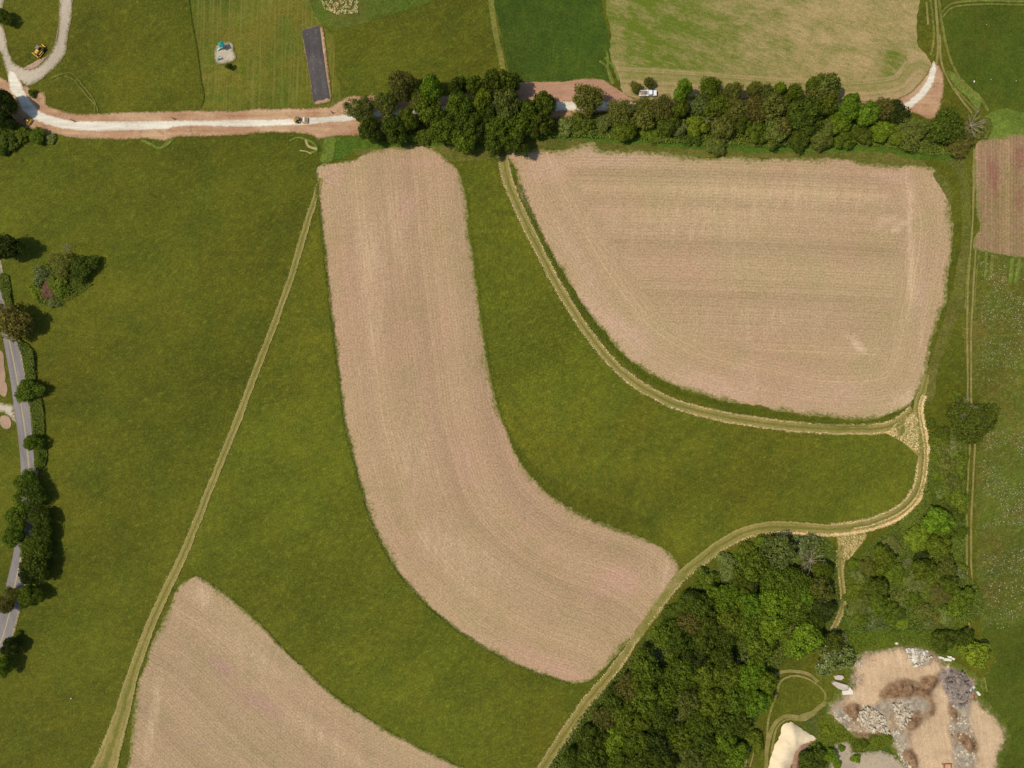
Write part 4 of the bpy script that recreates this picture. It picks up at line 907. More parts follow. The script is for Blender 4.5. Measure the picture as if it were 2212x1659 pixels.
add(HB, 3.75, [(205, 250, 270, 'o', 'A', 12, 'solitary airy round tree standing over the white road'), (20, 450, 140, 'p', 'S'), (330, 440, 150, 'p', 'A', 4), (150, 440, 210, 'd', 'S', 4), (470, 350, 210, 'o', 'A', 9), (500, 500, 220, 'g', 'T', 7), (640, 300, 150, 'o', 'A', 8),
    (660, 410, 200, 'o', 'T', 8), (800, 320, 210, 'n', 'A', 10), (850, 450, 210, 'd', 'T', 8), (590, 150, 90, 'o', 'A', 4), (690, 112, 90, 'o', 'A', 5), (970, 180, 160, 'b', 'L', 15, 'narrow fresh green column tree, its top right of the pickup'), (955, 320, 140, 'g', 'L', 11), (940, 480, 160, 'p', 'S', 5), (1075, 460, 200, 'y', 'T', 6, 'neat rounded yellowish bush below the narrow column tree'),
    (1190, 150, 180, 'g', 'A', 13), (1110, 290, 180, 'p', 'A', 9), (1250, 290, 190, 'g', 'A', 11), (1290, 470, 210, 'o', 'T', 8), (1380, 180, 160, 'o', 'A', 12), (1400, 310, 210, 'o', 'A', 10), (1240, 630, 180, 'o', 'T', 4, 'round bush bulging down onto the field verge mid row'),
    (1550, 170, 130, 'o', 'A', 12), (1570, 320, 230, 'n', 'A', 10), (1560, 490, 190, 'g', 'T', 7), (1700, 280, 250, 'o', 'T', 11), (1730, 500, 240, 'o', 'T', 8), (1870, 195, 160, 'g', 'A', 12), (1760, 170, 90, 'b', 'T', 13), (1950, 340, 260, 'd', 'L', 12, 'rich dark green tree with glossy crown right of middle of row'),
    (2030, 130, 130, 'g', 'A', 12), (2140, 150, 210, 'o', 'T', 13), (2130, 290, 210, 'g', 'T', 11), (2120, 500, 210, 'o', 'T', 7), (1930, 540, 180, 'd', 'T', 6), (1050, 560, 150, 'd', 'S', 3), (730, 530, 180, 'g', 'S', 2.5), (1650, 200, 150, 'o', 'A', 11), (1180, 380, 150, 'd', 'B', 8, 'bare brown limbs showing behind the rounded yellowish bush'), (1450, 440, 170, 'd', 'T', 7)], ROW)
add(C4, 4, [(480, 790, 280, 'o', 'A', 12), (90, 1100, 220, 'n', 'T', 8), (250, 1210, 180, 'd', 'T', 5), (310, 1010, 280, 'd', 'T', 11), (700, 930, 190, 'b', 'L', 11, 'bright clumpy tree, upper left of the bright cluster near row end'), (850, 990, 230, 'b', 'L', 10, 'bright clumpy tree, right of the bright cluster near row end'), (620, 1070, 180, 'b', 'L', 8, 'bright clumpy tree, lower left of the bright cluster near row end'),
    (740, 860, 130, 'b', 'T', 10), (460, 1190, 240, 'o', 'T', 6), (650, 1200, 200, 'g', 'T', 5), (980, 940, 190, 'n', 'A', 9), (980, 1130, 190, 'b', 'T', 6, 'bright green round tree under the dark sparse tree near row end'), (1110, 970, 210, 'k', 'A', 7), (1250, 1130, 260, 'o', 'A', 7), (1130, 1170, 190, 'g', 'T', 5),
    (1550, 1080, 300, 'd', 'A', 10, 'large dark airy tree at the right end of the row'), (1800, 1060, 260, 'o', 'B', 8, 'sparse grey tree with bare limbs at far end of row'), (1660, 1230, 240, 'n', 'A', 6), (1860, 1110, 180, 'o', 'S', 2.5), (1440, 1110, 150, 'g', 'S', 4), (1330, 1100, 130, 'n', 'B', 6, 'small bare tree between the bright round tree and end tree'), (820, 1150, 170, 'd', 'T', 5)], ROW)
WO = 'wood'
add(WD, 3, [(1760, 230, 260, 'p', 'T'), (1900, 210, 170, 'p', 'W', 5, 'pale flowering shrub at the top right corner of the wood'), (1960, 330, 230, 'r', 'B', 8, 'forked bare tree with grey limbs at top right of the wood'), (1540, 260, 150, 'g', 'S'), (1590, 370, 230, 'g', 'T'), (1420, 380, 210, 'p', 'T', 5), (1380, 560, 230, 'b', 'T'),
    (1530, 470, 180, 'd', 'T'), (1730, 450, 230, 'g', 'T'), (1850, 480, 230, 'g', 'A'), (2010, 500, 190, 'o', 'T'), (2020, 640, 220, 'k', 'T', 8, 'darkest round tree at the right edge of wood by track'), (1700, 590, 240, 'b', 'T'), (1560, 620, 220, 'b', 'T'), (1840, 640, 220, 'g', 'T'),
    (1700, 750, 250, 'b', 'T'), (1930, 830, 240, 'b', 'T'), (1815, 770, 130, 'r', 'B', 9, 'bare grey fan of twigs among bright trees in the wood'), (1550, 770, 230, 'g', 'T'), (1430, 700, 210, 'g', 'T'), (1250, 640, 240, 'd', 'T'), (1180, 740, 210, 'n', 'T'), (1150, 600, 170, 'd', 'T'), (1050, 680, 210, 'd', 'S', 3), (950, 790, 210, 'g', 'T'),
    (1100, 840, 220, 'd', 'T'), (1250, 850, 220, 'd', 'T'), (1400, 820, 200, 'd', 'A'), (1340, 840, 120, 'r', 'B', 8, 'small grey bare tree in the dark middle of the wood'), (1620, 890, 220, 'g', 'T'), (1510, 980, 130, 'w', 'W', 5, 'brightest white flowering tree in the middle of the wood'), (1370, 950, 200, 'd', 'T'), (1210, 960, 200, 'k', 'T'), (920, 960, 190, 'w', 'W', 4, 'white flowering shrub above the narrow clearing in the wood'),
    (780, 990, 230, 'g', 'T'), (900, 1060, 150, 'k', 'T', 4), (1120, 1070, 230, 'g', 'A'), (1270, 1070, 230, 'g', 'T'), (1400, 1090, 230, 'g', 'T'), (1540, 1080, 230, 'b', 'T'), (1660, 1110, 160, 'y', 'T'), (820, 1130, 190, 'g', 'T'), (720, 1130, 200, 'n', 'T'), (880, 1220, 230, 'g', 'T'),
    (620, 1200, 190, 'd', 'T'), (1020, 1200, 220, 'g', 'T'), (1150, 1240, 230, 'o', 'T'), (1300, 1230, 230, 'g', 'T'), (1450, 1240, 230, 'g', 'T'), (1580, 1250, 210, 'b', 'T'), (590, 1320, 190, 'n', 'A'), (720, 1330, 220, 'g', 'T'), (850, 1370, 180, 'g', 'T'), (1100, 1370, 200, 'w', 'W', 5, 'white flowering tree in the lower middle of the wood'), (1230, 1380, 220, 'g', 'T'),
    (1400, 1400, 230, 'd', 'T'), (480, 1470, 210, 'd', 'T'), (660, 1500, 230, 'b', 'L', 10, 'bright green clumpy tree in lower left of the wood'), (820, 1500, 200, 'g', 'T'), (960, 1520, 210, 'k', 'T'), (1100, 1500, 210, 'g', 'T'), (1250, 1510, 220, 'd', 'T'), (1390, 1510, 200, 'b', 'T'), (370, 1590, 190, 'd', 'T'), (520, 1620, 210, 'd', 'T'), (690, 1640, 190, 'g', 'T'),
    (830, 1640, 210, 'd', 'T'), (1000, 1640, 210, 'd', 'T'), (1180, 1620, 210, 'o', 'T'), (1330, 1620, 210, 'g', 'T'), (1460, 1610, 180, 'b', 'T'), (1480, 1370, 190, 'd', 'T'), (1040, 950, 140, 'g', 'S'), (1290, 740, 180, 'd', 'T'), (1470, 560, 150, 'g', 'T'), (1980, 720, 160, 'd', 'T'), (1830, 880, 180, 'g', 'S'), (1260, 440, 170, 'g', 'S'), (1480, 330, 120, 'b', 'S'),
    (980, 1330, 200, 'd', 'T'), (560, 1560, 160, 'g', 'T'), (1170, 1130, 150, 'd', 'T'), (1650, 250, 170, 'g', 'S'), (1610, 480, 170, 'k', 'T', 5), (2030, 380, 150, 'g', 'T'), (1900, 560, 190, 'b', 'T'), (1570, 1490, 160, 'g', 'S')], WO)
EA = 'east thicket'
add(EW, 4.687, [(1050, 170, 330, 'b', 'T'), (820, 330, 270, 'y', 'T', 6, 'yellow green rounded tree at upper left of the right thicket'), (560, 430, 230, 'p', 'A', 5), (520, 570, 280, 'g', 'T'), (880, 510, 180, 'k', 'T', 4), (1080, 430, 300, 'g', 'T'), (900, 650, 240, 'g', 'T'), (600, 700, 260, 'g', 'T', 5), (1150, 640, 220, 'o', 'A'), (1240, 700, 160, 'p', 'W', 4, 'pale flowering bush at right edge of thicket by wheel tracks'),
    (830, 760, 260, 'p', 'T', 4), (1160, 800, 200, 'g', 'T'), (320, 620, 200, 'o', 'T', 4), (240, 740, 180, 'p', 'S'), (450, 850, 260, 'd', 'T'), (210, 870, 210, 'g', 'S'), (250, 1010, 230, 'o', 'A', 4), (460, 1000, 240, 'g', 'T'), (660, 920, 180, 'o', 'S'), (800, 950, 200, 'g', 'S'), (1050, 920, 230, 'n', 'A', 4), (1330, 940, 260, 'g', 'T', 7, 'round green tree overlapping the wheel tracks at thicket corner'),
    (1200, 1060, 230, 'g', 'S'), (640, 1100, 210, 'd', 'S'), (900, 1080, 210, 'o', 'S'), (1130, 1140, 190, 'p', 'S'), (400, 1200, 170, 'w', 'W', 3, 'white flowering shrub at lower left of the right thicket'), (240, 1150, 170, 'g', 'S'), (350, 1060, 120, 'r', 'B', 4, 'small bare shrub above the white flowering shrub'), (950, 1210, 130, 'p', 'S'), (1080, 1400, 280, 'd', 'T', 6), (1320, 1370, 210, 'd', 'T', 6), (1450, 1530, 310, 'y', 'T', 8, 'large bright yellow green tree over the white concrete blocks'),
    (1250, 110, 170, 'd', 'S'), (1150, 280, 170, 'd', 'S'), (1290, 270, 130, 'g', 'A', 4), (740, 580, 110, 'r', 'B', 5, 'bare reddish shrub in the middle of the right thicket'), (380, 760, 160, 'g', 'S'), (560, 1150, 150, 'g', 'S')], EA)
add(E3, 4, [(1790, 300, 430, 'd', 'A', 9, 'large dark spreading tree over the wheel tracks on the right'), (1740, 210, 240, 'r', 'B', 11, 'bleached forked dead tree rising over the dark spreading tree'), (1600, 560, 200, 'p', 'W', 3), (1560, 690, 210, 'o', 'S'), (1680, 650, 170, 'g', 'S'), (1600, 850, 210, 'o', 'S'), (1490, 930, 160, 'g', 'W', 3), (1640, 1000, 200, 'g', 'S'),
    (1560, 1060, 180, 'd', 'S'), (1420, 345, 100, 'd', 'S'), (1530, 500, 150, 'g', 'S'), (1650, 780, 150, 'g', 'S'), (1530, 800, 140, 'g', 'S'), (1450, 620, 110, 'g', 'S'), (1640, 110, 140, 'g', 'S'), (1700, 400, 130, 'o', 'S')], EA)
r5 = random.Random(5)
add(E3, 4, [(xx + r5.uniform(-30, 30), yy + r5.uniform(-35, 35), r5.uniform(95, 150), r5.choice('goggpd'), r5.choice('SSA'), r5.uniform(2, 3.6)) for yy in range(430, 1210, 78) for xx in (1470, 1560, 1655) if not (xx == 1470 and yy > 1000)], EA)
add(EW, 4.687, [(xx + r5.uniform(-40, 40), yy + r5.uniform(-30, 30), r5.uniform(110, 170), r5.choice('gogyp'), 'S', r5.uniform(1.8, 3)) for yy in (620, 780, 940, 1080, 1180) for xx in (170, 420, 700, 980, 1230)], EA)
YD = 'yard'
add(E4, 4, [(550, 715, 270, 'p', 'W', 6, 'grey green tree with bare twigs beside the sandy clearing'), (560, 580, 200, 'd', 'T', 6), (640, 540, 110, 'r', 'B', 7, 'bare pale branches above the grey green tree by clearing'), (760, 900, 200, 'r', 'B', 3, 'fallen bare branches reaching over the sand clearing'), (540, 1550, 120, 'b', 'T', 4), (360, 1600, 220, 'd', 'T', 5), (450, 1540, 150, 'd', 'S', 3), (420, 1640, 180, 'd', 'T', 4), (640, 1490, 62, 'b', 'S', 1.5), (600, 1630, 80, 'b', 'S', 2), (765, 1580, 80, 'b', 'S', 1.6),
    (500, 1325, 65, 'y', 'S', 1.6), (1050, 1400, 60, 'g', 'S', 1.5), (820, 1440, 100, 'd', 'S', 1.5)], YD)
LF = 'left side'
add(L1, 4, [(20, 470, 260, 'k', 'T', 12, 'very dark tree cut by the left photo edge, uppermost there'), (700, 640, 260, 'd', 'T', 5, 'darkest round tree of the shrub clump in the left meadow'), (510, 610, 210, 'o', 'A', 4), (480, 790, 200, 'g', 'S', 3), (350, 720, 170, 'w', 'W', 3, 'white flowering shrub at upper left of the meadow clump'), (410, 840, 170, 'r', 'A', 2.5, 'pinkish brown shrub in the middle of the meadow clump'), (450, 960, 90, 'p', 'W', 2),
    (310, 870, 130, 'y', 'S', 2.5), (540, 850, 120, 'g', 'S', 2.5), (570, 490, 120, 'r', 'B', 3, 'small bare shrub at the top of the meadow clump'), (110, 1130, 330, 'n', 'T', 10, 'large brownish tree leaning over the paved road on left')], LF)
add(L2, 4, [(235, 50, 230, 'g', 'T', 6, 'round green roadside tree just above the driveway'), (265, 510, 170, 'g', 'T', 6, 'round green roadside tree standing alone below the driveway'), (340, 660, 100, 'g', 'S', 2), (230, 830, 200, 'g', 'A', 7), (260, 960, 260, 'd', 'A', 8), (130, 1150, 230, 'g', 'T', 8), (340, 1170, 230, 'd', 'T', 7), (110, 1310, 210, 'g', 'T', 8), (270, 1420, 240, 'g', 'A', 8), (350, 1300, 190, 'd', 'T', 7), (290, 1560, 280, 'd', 'T', 9), (390, 1400, 140, 'd', 'T', 5), (210, 1080, 110, 'r', 'B', 6, 'bare pinkish twigs over the road among roadside trees')], LF)
l3 = sheetgrid(0, 1209.2, 5.63)
add(l3, 5.63, [(340, 420, 260, 'g', 'T', 8), (130, 420, 210, 'o', 'A', 7), (330, 190, 300, 'k', 'T', 9), (60, 560, 220, 'n', 'A', 7), (120, 1060, 250, 'k', 'T', 7), (20, 1290, 240, 'g', 'T', 8), (210, 900, 90, 'g', 'S', 2), (200, 1010, 110, 'd', 'S', 2), (290, 520, 160, 'd', 'T', 5)], LF)
add(C1, 4, [(15, 870, 250, 'k', 'T', 12, 'very dark large tree at top left beside the gravel bend'), (30, 1020, 170, 'k', 'T', 8), (50, 1170, 240, 'd', 'S', 4), (180, 1150, 160, 'g', 'S', 3), (310, 1180, 150, 'g', 'T', 4), (20, 1290, 120, 'd', 'S', 3), (430, 1200, 100, 'p', 'S', 1.5), (275, 800, 70, 'd', 'S', 2), (1975, 572, 60, 'd', 'T', 3, 'small lone tree just below the playground pad'), (10, 130, 150, 'd', 'T', 6, 'dark tree at the top left corner by grey lane')], LF)

LAND = {ROW: [('white pickup', P(1400, 201)), ('solitary round tree', HB([(205, 250)])[0]), ('yellowish tree of the row', HA([(1200, 260)])[0]), ('tall bright tree of the row', HA([(780, 150)])[0]), ('narrow column tree', HB([(970, 250)])[0]), ('bulging round bush', HB([(1240, 630)])[0]), ('rich dark glossy tree', HB([(1950, 340)])[0]), ('bright clumpy cluster', C4([(750, 990)])[0]), ('end of the tree row', C4([(1550, 1080)])[0]), ('lowest bulging tree of left row', HA([(1060, 590)])[0])],
        WO: [('forked bare tree', WD([(1960, 330)])[0]), ('darkest round tree', WD([(2020, 640)])[0]), ('bare grey twig fan', WD([(1815, 770)])[0]), ('small grey bare tree', WD([(1340, 840)])[0]), ('brightest white tree', WD([(1510, 980)])[0]), ('narrow wood clearing', WD([(1010, 1060)])[0]), ('lower white tree', WD([(1100, 1370)])[0]), ('bright clumpy tree', WD([(660, 1500)])[0]), ('sand heap', WD([(1750, 1500)])[0]), ('white stone at wood edge', WD([(1370, 432)])[0])],
        EA: [('bare reddish shrub', EW([(740, 580)])[0]), ('yellow green rounded tree', EW([(820, 330)])[0]), ('tree over the wheel tracks', EW([(1330, 940)])[0]), ('white flowering thicket shrub', EW([(400, 1200)])[0]), ('white concrete block row', E4([(1530, 700)])[0]), ('large spreading tree', E3([(1790, 300)])[0]), ('curved mown track', E3([(1330, 600)])[0])],
        YD: [('sand heap', E4([(200, 1400)])[0]), ('sandy clearing', E4([(1000, 780)])[0]), ('grey ground patch', E4([(750, 1560)])[0])],
        LF: [('meadow shrub clump centre', L1([(430, 780)])[0]), ('driveway', L2([(60, 220)])[0]), ('lone roadside tree', L2([(265, 510)])[0]), ('gravel road bend', C1([(250, 950)])[0]), ('lower road gap', l3([(90, 850)])[0]), ('bare roadside twigs', L2([(210, 1080)])[0])]}
GR = {ROW: 'trees of the row along the gravel road', WO: 'trees of the lower right wood', EA: 'trees and shrubs of the right thicket', YD: 'bushes around the yard', LF: 'trees and shrubs on the left side'}
AR = {ROW: 'in the tree row', WO: 'in the wood', EA: 'in the right thicket', YD: 'by the yard', LF: 'at left'}
ORD = ['nearest', 'second', 'third', 'fourth', 'fifth', 'sixth', 'seventh', 'eighth', 'ninth', 'tenth', 'eleventh', 'twelfth']
DIRS = ['right of', 'up right of', 'above', 'up left of', 'left of', 'down left of', 'below', 'down right of']
bins = {}
for t in TREES:
    if t['lab']: continue
    nm, (lx, ly) = min(LAND[t['a']], key=lambda q: math.hypot(q[1][0] - t['x'], q[1][1] - t['y']))
    dr = DIRS[int(round(math.atan2(t['y'] - ly, t['x'] - lx) / (math.pi / 4))) % 8]
    t['kn'] = 'shrub' if t['k'] in 'SW' else 'tree'
    bins.setdefault((t['a'], nm, dr, t['c'], t['kn']), []).append((math.hypot(lx - t['x'], ly - t['y']), t))
for (a, nm, dr, c, kn), lst in bins.items():
    lst.sort(key=lambda q: q[0])
    for i, (_, t) in enumerate(lst):
        look = WORD[c] + (' sparse' if t['k'] == 'A' else '')
        o_ = '' if len(lst) == 1 else ORD[i] + ' '
        t['lab'] = f"{o_}{look} {kn} {dr} the {nm}"
TRK = [(p2l + p2r) / 2, (p3l + p3r) / 2]
for i, t in enumerate(TREES):
    kd = KINDS[t['k']]; cm, tm = kd[i % len(kd)]
    hc = t['h'] * 0.62
    f = 1 - hc / H
    bx, by = t['x'] * f, t['y'] * f
    R = t['R'] * f * .97
    if t['a'] == WO and t['k'] == 'T' and i % 3 == 0: t['k'] = 'A'
    kd = KINDS[t['k']]; cm, tm = kd[i % len(kd)]
    if t['a'] in (WO, EA): R *= 0.88; t['h'] *= 0.72
    if t['a'] == ROW: R *= .95; t['h'] *= .92
    if t['a'] == LF: t['h'] *= .85; R *= .93
    if t['a'] == WO:
        for c_ in TRK:
            q = c_ - np.array([bx, by]); dq = np.hypot(q[:, 0], q[:, 1]); j_ = int(dq.argmin()); need = R + 2.1
            if dq[j_] < need: v_ = -q[j_] / max(dq[j_], .01); bx += v_[0] * (need - dq[j_]); by += v_[1] * (need - dq[j_])
    shrub = t['k'] in 'SW' or t['h'] < 3.2
    name = 'shrub' if shrub else ('dead_tree' if t['k'] == 'B' else 'tree')
    root = empty(name, (bx, by, 0), random.uniform(0, 6.28), (R * 1.06 * random.uniform(.93, 1.07), R * 1.06 * random.uniform(.93, 1.07), t['h']))
    tag(root, t['lab'], name.replace('_', ' '), GR[t['a']])
    cc = PAL[t['c']]; j = random.uniform(.88, 1.14); hue = random.uniform(.92, 1.1)
    if t['k'] == 'B':
        o = bpy.data.objects.new('limbs', tm); COL.objects.link(o); o.parent = root
        if not tm.materials: tm.materials.append(M['deadwood'])
    else:
        o = bpy.data.objects.new('crown', cm); COL.objects.link(o); o.parent = root
        if not cm.materials: cm.materials.append(M['blossom'] if t['k'] == 'W' else M['leaf'])
        o.color = (cc[0] * j * hue, cc[1] * j, cc[2] * j, 1)
        o = bpy.data.objects.new('trunk', tm); COL.objects.link(o); o.parent = root
        if not tm.materials: tm.materials.append(M['bark'])

# ================================================================== GROUND COVER
def veg_mat(name, c, spread=0.5):
    g = G(name, 0.9)
    t = g.attr('tint')
    rgb = g.n('ShaderNodeRGB'); rgb.outputs[0].default_value = (*c, 1)
    col = g.gain(rgb.outputs[0], g.lin(t, 0, 1, 1 - spread, 1 + spread))
    col = g.mix(g.m_('MULTIPLY', g.mr(g.noise(0.06, 3, 0.6), 0.4, 0.65), 0.4), col, (c[0] * 1.5, c[1] * 1.25, c[2] * 1.3))
    return g.out(col)
M['under'] = veg_mat('undergrowth_leaves', (0.112, 0.145, 0.018))
M['tuft'] = veg_mat('tall_grass_blades', (0.120, 0.155, 0.012))
M['tuftmeadow'] = veg_mat('meadow_grass_blades', (0.075, 0.080, 0.008), .6)
M['flower'] = veg_mat('white_flower_heads', (0.60, 0.58, 0.44), .25)
M['strawbits'] = veg_mat('straw_stems', (0.74, 0.58, 0.28), .3)
def scatter_poly(n, poly, seed, thr=None, sc=.1):
    r_ = np.random.default_rng(seed); poly = np.array(poly); lo, hi = poly.min(0), poly.max(0); X, Y = [], []; c = 0
    while c < n:
        x = r_.uniform(lo[0], hi[0], n); y = r_.uniform(lo[1], hi[1], n); ok = inside(x, y, poly); x, y = x[ok], y[ok]
        if thr is not None:
            nz = np.array([mnoise.noise((a * sc, b * sc, 2.2)) for a, b in zip(x, y)]); k = nz > thr; x, y = x[k], y[k]
        X.append(x); Y.append(y); c += max(len(x), 1)
    return np.concatenate(X)[:n], np.concatenate(Y)[:n]
def cover(name, n, poly, hmax, size, mat, label, cat, seed, flat=0.6, thr=None, sc=.1):
    x, y = scatter_poly(n, poly, seed, thr, sc)
    hh = np.array([max(0.0, mnoise.noise((a * .22, b * .22, 5.5)) + .45) for a, b in zip(x, y)]) * hmax
    z = hh * rng.uniform(.2, 1, n) + .28
    nr = rng.normal(size=(n, 3)); nr[:, 2] = np.abs(nr[:, 2]) + flat
    me = quads_mesh(name, np.column_stack([x, y, z]), nr, rng.uniform(.6, 1.3, n) * size)
    return tag(link(name, me, mat), label, cat, kind='stuff')
wood_poly = smooth(WD([(1070, 580), (1180, 470), (1300, 380), (1500, 230), (1700, 150), (1900, 150), (2070, 190), (2110, 300), (2100, 500), (2130, 620), (2060, 740), (1900, 860), (1750, 960), (1680, 1080), (1640, 1180), (1580, 1350), (1520, 1500), (1500, 1750), (200, 1750), (330, 1500), (470, 1280), (600, 1130), (780, 930), (900, 760), (1000, 640)]), True, 2)
sheet('wood_floor', [tuple(p) for p in wood_poly[::3]], M['floor'], rag=0.8, z=0.1585)
east_poly = smooth(EW([(700, 100), (850, -50), (900, -300), (1000, -700), (1250, -800), (1290, -300), (1300, 300), (1310, 700), (1440, 850), (1480, 1050), (1300, 1200), (900, 1260), (500, 1270), (100, 1250), (60, 1150), (110, 900), (90, 700), (200, 560), (400, 350)]), True, 2)
sheet('scrub_floor', [tuple(p) for p in east_poly[::3]], M['lush'], rag=0.8, z=0.1545)
yard_green = EW([(-60, 1300), (300, 1290), (900, 1270), (1350, 1280), (1450, 1350), (1300, 1500), (1000, 1480), (700, 1420), (500, 1450), (250, 1480), (150, 1560), (-100, 1560)])
sheet('lush_grass', yard_green, M['lush'], rag=0.8, z=0.1505)
sheet('lush_grass', E4([(430, 1200), (540, 1190), (620, 1290), (700, 1350), (850, 1400), (1000, 1360), (1060, 1450), (1100, 1520), (900, 1510), (740, 1500), (690, 1430), (570, 1440), (540, 1560), (500, 1900), (230, 1900), (260, 1620), (330, 1470), (430, 1400), (340, 1330), (300, 1250)]), M['floor'], rag=0.6, z=0.1465)
cover('undergrowth', 60000, wood_poly[::4], 1.8, .28, M['under'], 'leafy undergrowth filling the lower right wood', 'undergrowth', 21)
cover('undergrowth', 50000, east_poly[::4], 1.6, .26, M['under'], 'leafy undergrowth and brambles filling the right thicket', 'undergrowth', 22)
row_poly = smooth(D([(775, 270), (860, 262), (1000, 262), (1106, 262), (1230, 262), (1320, 262), (1500, 258), (1700, 258), (1900, 258), (2000, 262), (2070, 290), (2050, 330), (1900, 318), (1659, 320), (1450, 312), (1290, 300), (1180, 300), (1080, 312), (900, 305), (790, 302)]), True, 2)
cover('undergrowth', 22000, row_poly[::3], 2.4, .30, M['under'], 'brambles and undergrowth beneath the tree row', 'undergrowth', 23)
cover('tall_grass', 16000, smooth(L1([(10, 700), (60, 700), (110, 960), (180, 1280), (280, 1340), (320, 1650)]) + L2([(380, 200), (390, 420), (400, 700), (330, 760), (290, 420), (250, 100)]) + L1([(210, 1500), (150, 1250)]), True, 2)[::2], .9, .22, M['under'], 'bushy verge between the paved road and the left meadow', 'verge plants', 24)
cover('shrubbery', 2500, L1([(430, 560), (650, 760), (800, 800), (700, 880), (500, 1000), (330, 960), (270, 860), (300, 720), (400, 640)]), 1.2, .25, M['under'], 'low green growth around the meadow shrub clump', 'undergrowth', 25)
cover('tall_grass', 9000, yard_green, .6, .2, M['tuft'], 'tall grass between the thicket and the sandy yard', 'tall grass', 26)
cover('tall_grass', 9000, E4([(430, 1200), (540, 1190), (700, 1350), (850, 1400), (1000, 1360), (1060, 1450), (900, 1500), (740, 1500), (690, 1420), (560, 1440), (500, 1620), (300, 1658), (330, 1470), (430, 1400)]), .8, .22, M['tuft'], 'weedy growth between the sand heap and stone bank', 'weeds', 27)
# flowers in the wild meadow
cover('wildflowers', 900, E2([(1820, 600), (2212, 650), (2212, 1640), (1850, 1640)]), .3, .11, M['flower'], 'white wildflowers in the upper part of the right meadow', 'wildflowers', 31, thr=-.22, sc=.12)
cover('wildflowers', 1100, E3([(1850, 400), (2212, 400), (2212, 1650), (1850, 1650)]), .3, .11, M['flower'], 'white wildflowers in the middle of the right meadow', 'wildflowers', 32, thr=-.15, sc=.07)
cover('wildflowers', 160, E4([(1850, 20), (2212, 20), (2212, 450), (1900, 450)]), .3, .15, M['flower'], 'white wildflowers low in the right meadow', 'wildflowers', 33, thr=-.2, sc=.12)
cover('straw_litter', 1500, C2([(560, 0), (900, 0), (880, 120), (700, 130), (600, 90)]), .2, .13, M['strawbits'], 'straw tufts in the rough grass at the top of the photo', 'straw', 34, thr=-.1, sc=.9)

def along(line, n, spread, hmax, size, seed, off=0.0, up=.4):
    r_ = np.random.default_rng(seed); line = np.asarray(line)
    s = np.concatenate([[0], np.cumsum(np.linalg.norm(np.diff(line, axis=0), axis=1))])
    t = r_.uniform(0, s[-1], n)
    x = np.interp(t, s, line[:, 0]) + r_.normal(0, spread, n); y = np.interp(t, s, line[:, 1]) + r_.normal(0, spread, n)
    z = .24 + hmax * r_.uniform(0, 1, n)
    nr = r_.normal(size=(n, 3)); nr[:, 2] = np.abs(nr[:, 2]) + up
    return np.column_stack([x, y, z]), nr, r_.uniform(.5, 1.3, n) * size
def edge_stuff(name, parts, mat, label, cat):
    c = np.concatenate([p[0] for p in parts]); n_ = np.concatenate([p[1] for p in parts]); s = np.concatenate([p[2] for p in parts])
    return tag(link(name, quads_mesh(name, c, n_, s, None, .6), mat), label, cat, kind='stuff')
sm_ = lambda pts: smooth(pts, False, 1.0)
edge_stuff('straw_windrow', [along(p1l, 3200, .22, .2, .2, 41), along(p1r, 3400, .22, .2, .2, 42)], M['strawbits'], 'raked straw along both sides of the mown track below big field', 'straw')
k2 = len(p2l)
edge_stuff('straw_windrow', [along(p2l[10:int(k2 * .62)], 6500, .32, .25, .24, 43), along(p2r[int(k2 * .2):int(k2 * .5)], 1200, .25, .2, .2, 44), along((p2l * .62 + p2r * .38)[10:int(k2 * .45)], 1800, .18, .15, .17, 45), along(p2l[int(k2 * .62):], 800, .3, .2, .2, 46)], M['strawbits'], 'raked straw along the looping mown track at right', 'straw')
edge_stuff('straw_windrow', [along(p3l, 1800, .25, .2, .2, 47), along(p3r, 900, .2, .2, .18, 48), along(p5l, 500, .2, .2, .18, 49), along(p5r, 250, .2, .2, .18, 50)], M['strawbits'], 'raked straw along the mown track beside the wood', 'straw')
edge_stuff('straw_windrow', [along(p4l, 500, .22, .15, .16, 51), along(p4r, 500, .22, .15, .16, 52)], M['strawbits'], 'thin straw along the long diagonal mown track', 'straw')
cover('straw_litter', 1700, E3([(1020, 425), (1160, 290), (1225, 240), (1290, 300), (1310, 610), (1180, 520)]), .2, .15, M['strawbits'], 'loose straw on the triangular mown corner', 'straw', 55, thr=-.2, sc=.22)
cover('straw_litter', 750, E3([(600, 1300), (840, 1310), (820, 1360), (700, 1510), (610, 1500)]), .2, .15, M['strawbits'], 'loose straw on the mown fork above the wood', 'straw', 56, thr=-.2, sc=.22)
# taller grass standing at field and track margins
edge_stuff('tall_grass', [along(ragged(sm_(left_mid), .6, False), 8000, .34, .55, .17, 61), along(sm_([(x - .5, y) for x, y in left_mid]), 5000, .3, .5, .17, 62)], M['tuft'], 'tall grass edge on the left of the curved middle field', 'tall grass')
edge_stuff('tall_grass', [along(sm_(D([(1122, 398), (1150, 470), (1186, 545), (1236, 632), (1296, 718), (1346, 776), (1416, 826), (1500, 860), (1600, 882), (1760, 913), (1860, 916), (1920, 902)])), 9000, .55, .6, .2, 63)], M['tuft'], 'tall green grass strip between big field and mown track', 'tall grass')
edge_stuff('tall_grass', [along(sm_(D([(1008, 414), (1018, 500), (1033, 620), (1048, 730), (1068, 840), (1093, 920), (1123, 990), (1163, 1045), (1220, 1092), (1300, 1133), (1380, 1163)])), 3500, .35, .3, .15, 64), along(sm_(SWn), 2800, .35, .3, .16, 65)], M['tuft'], 'grass edges along the curved and lower left fields', 'tall grass')
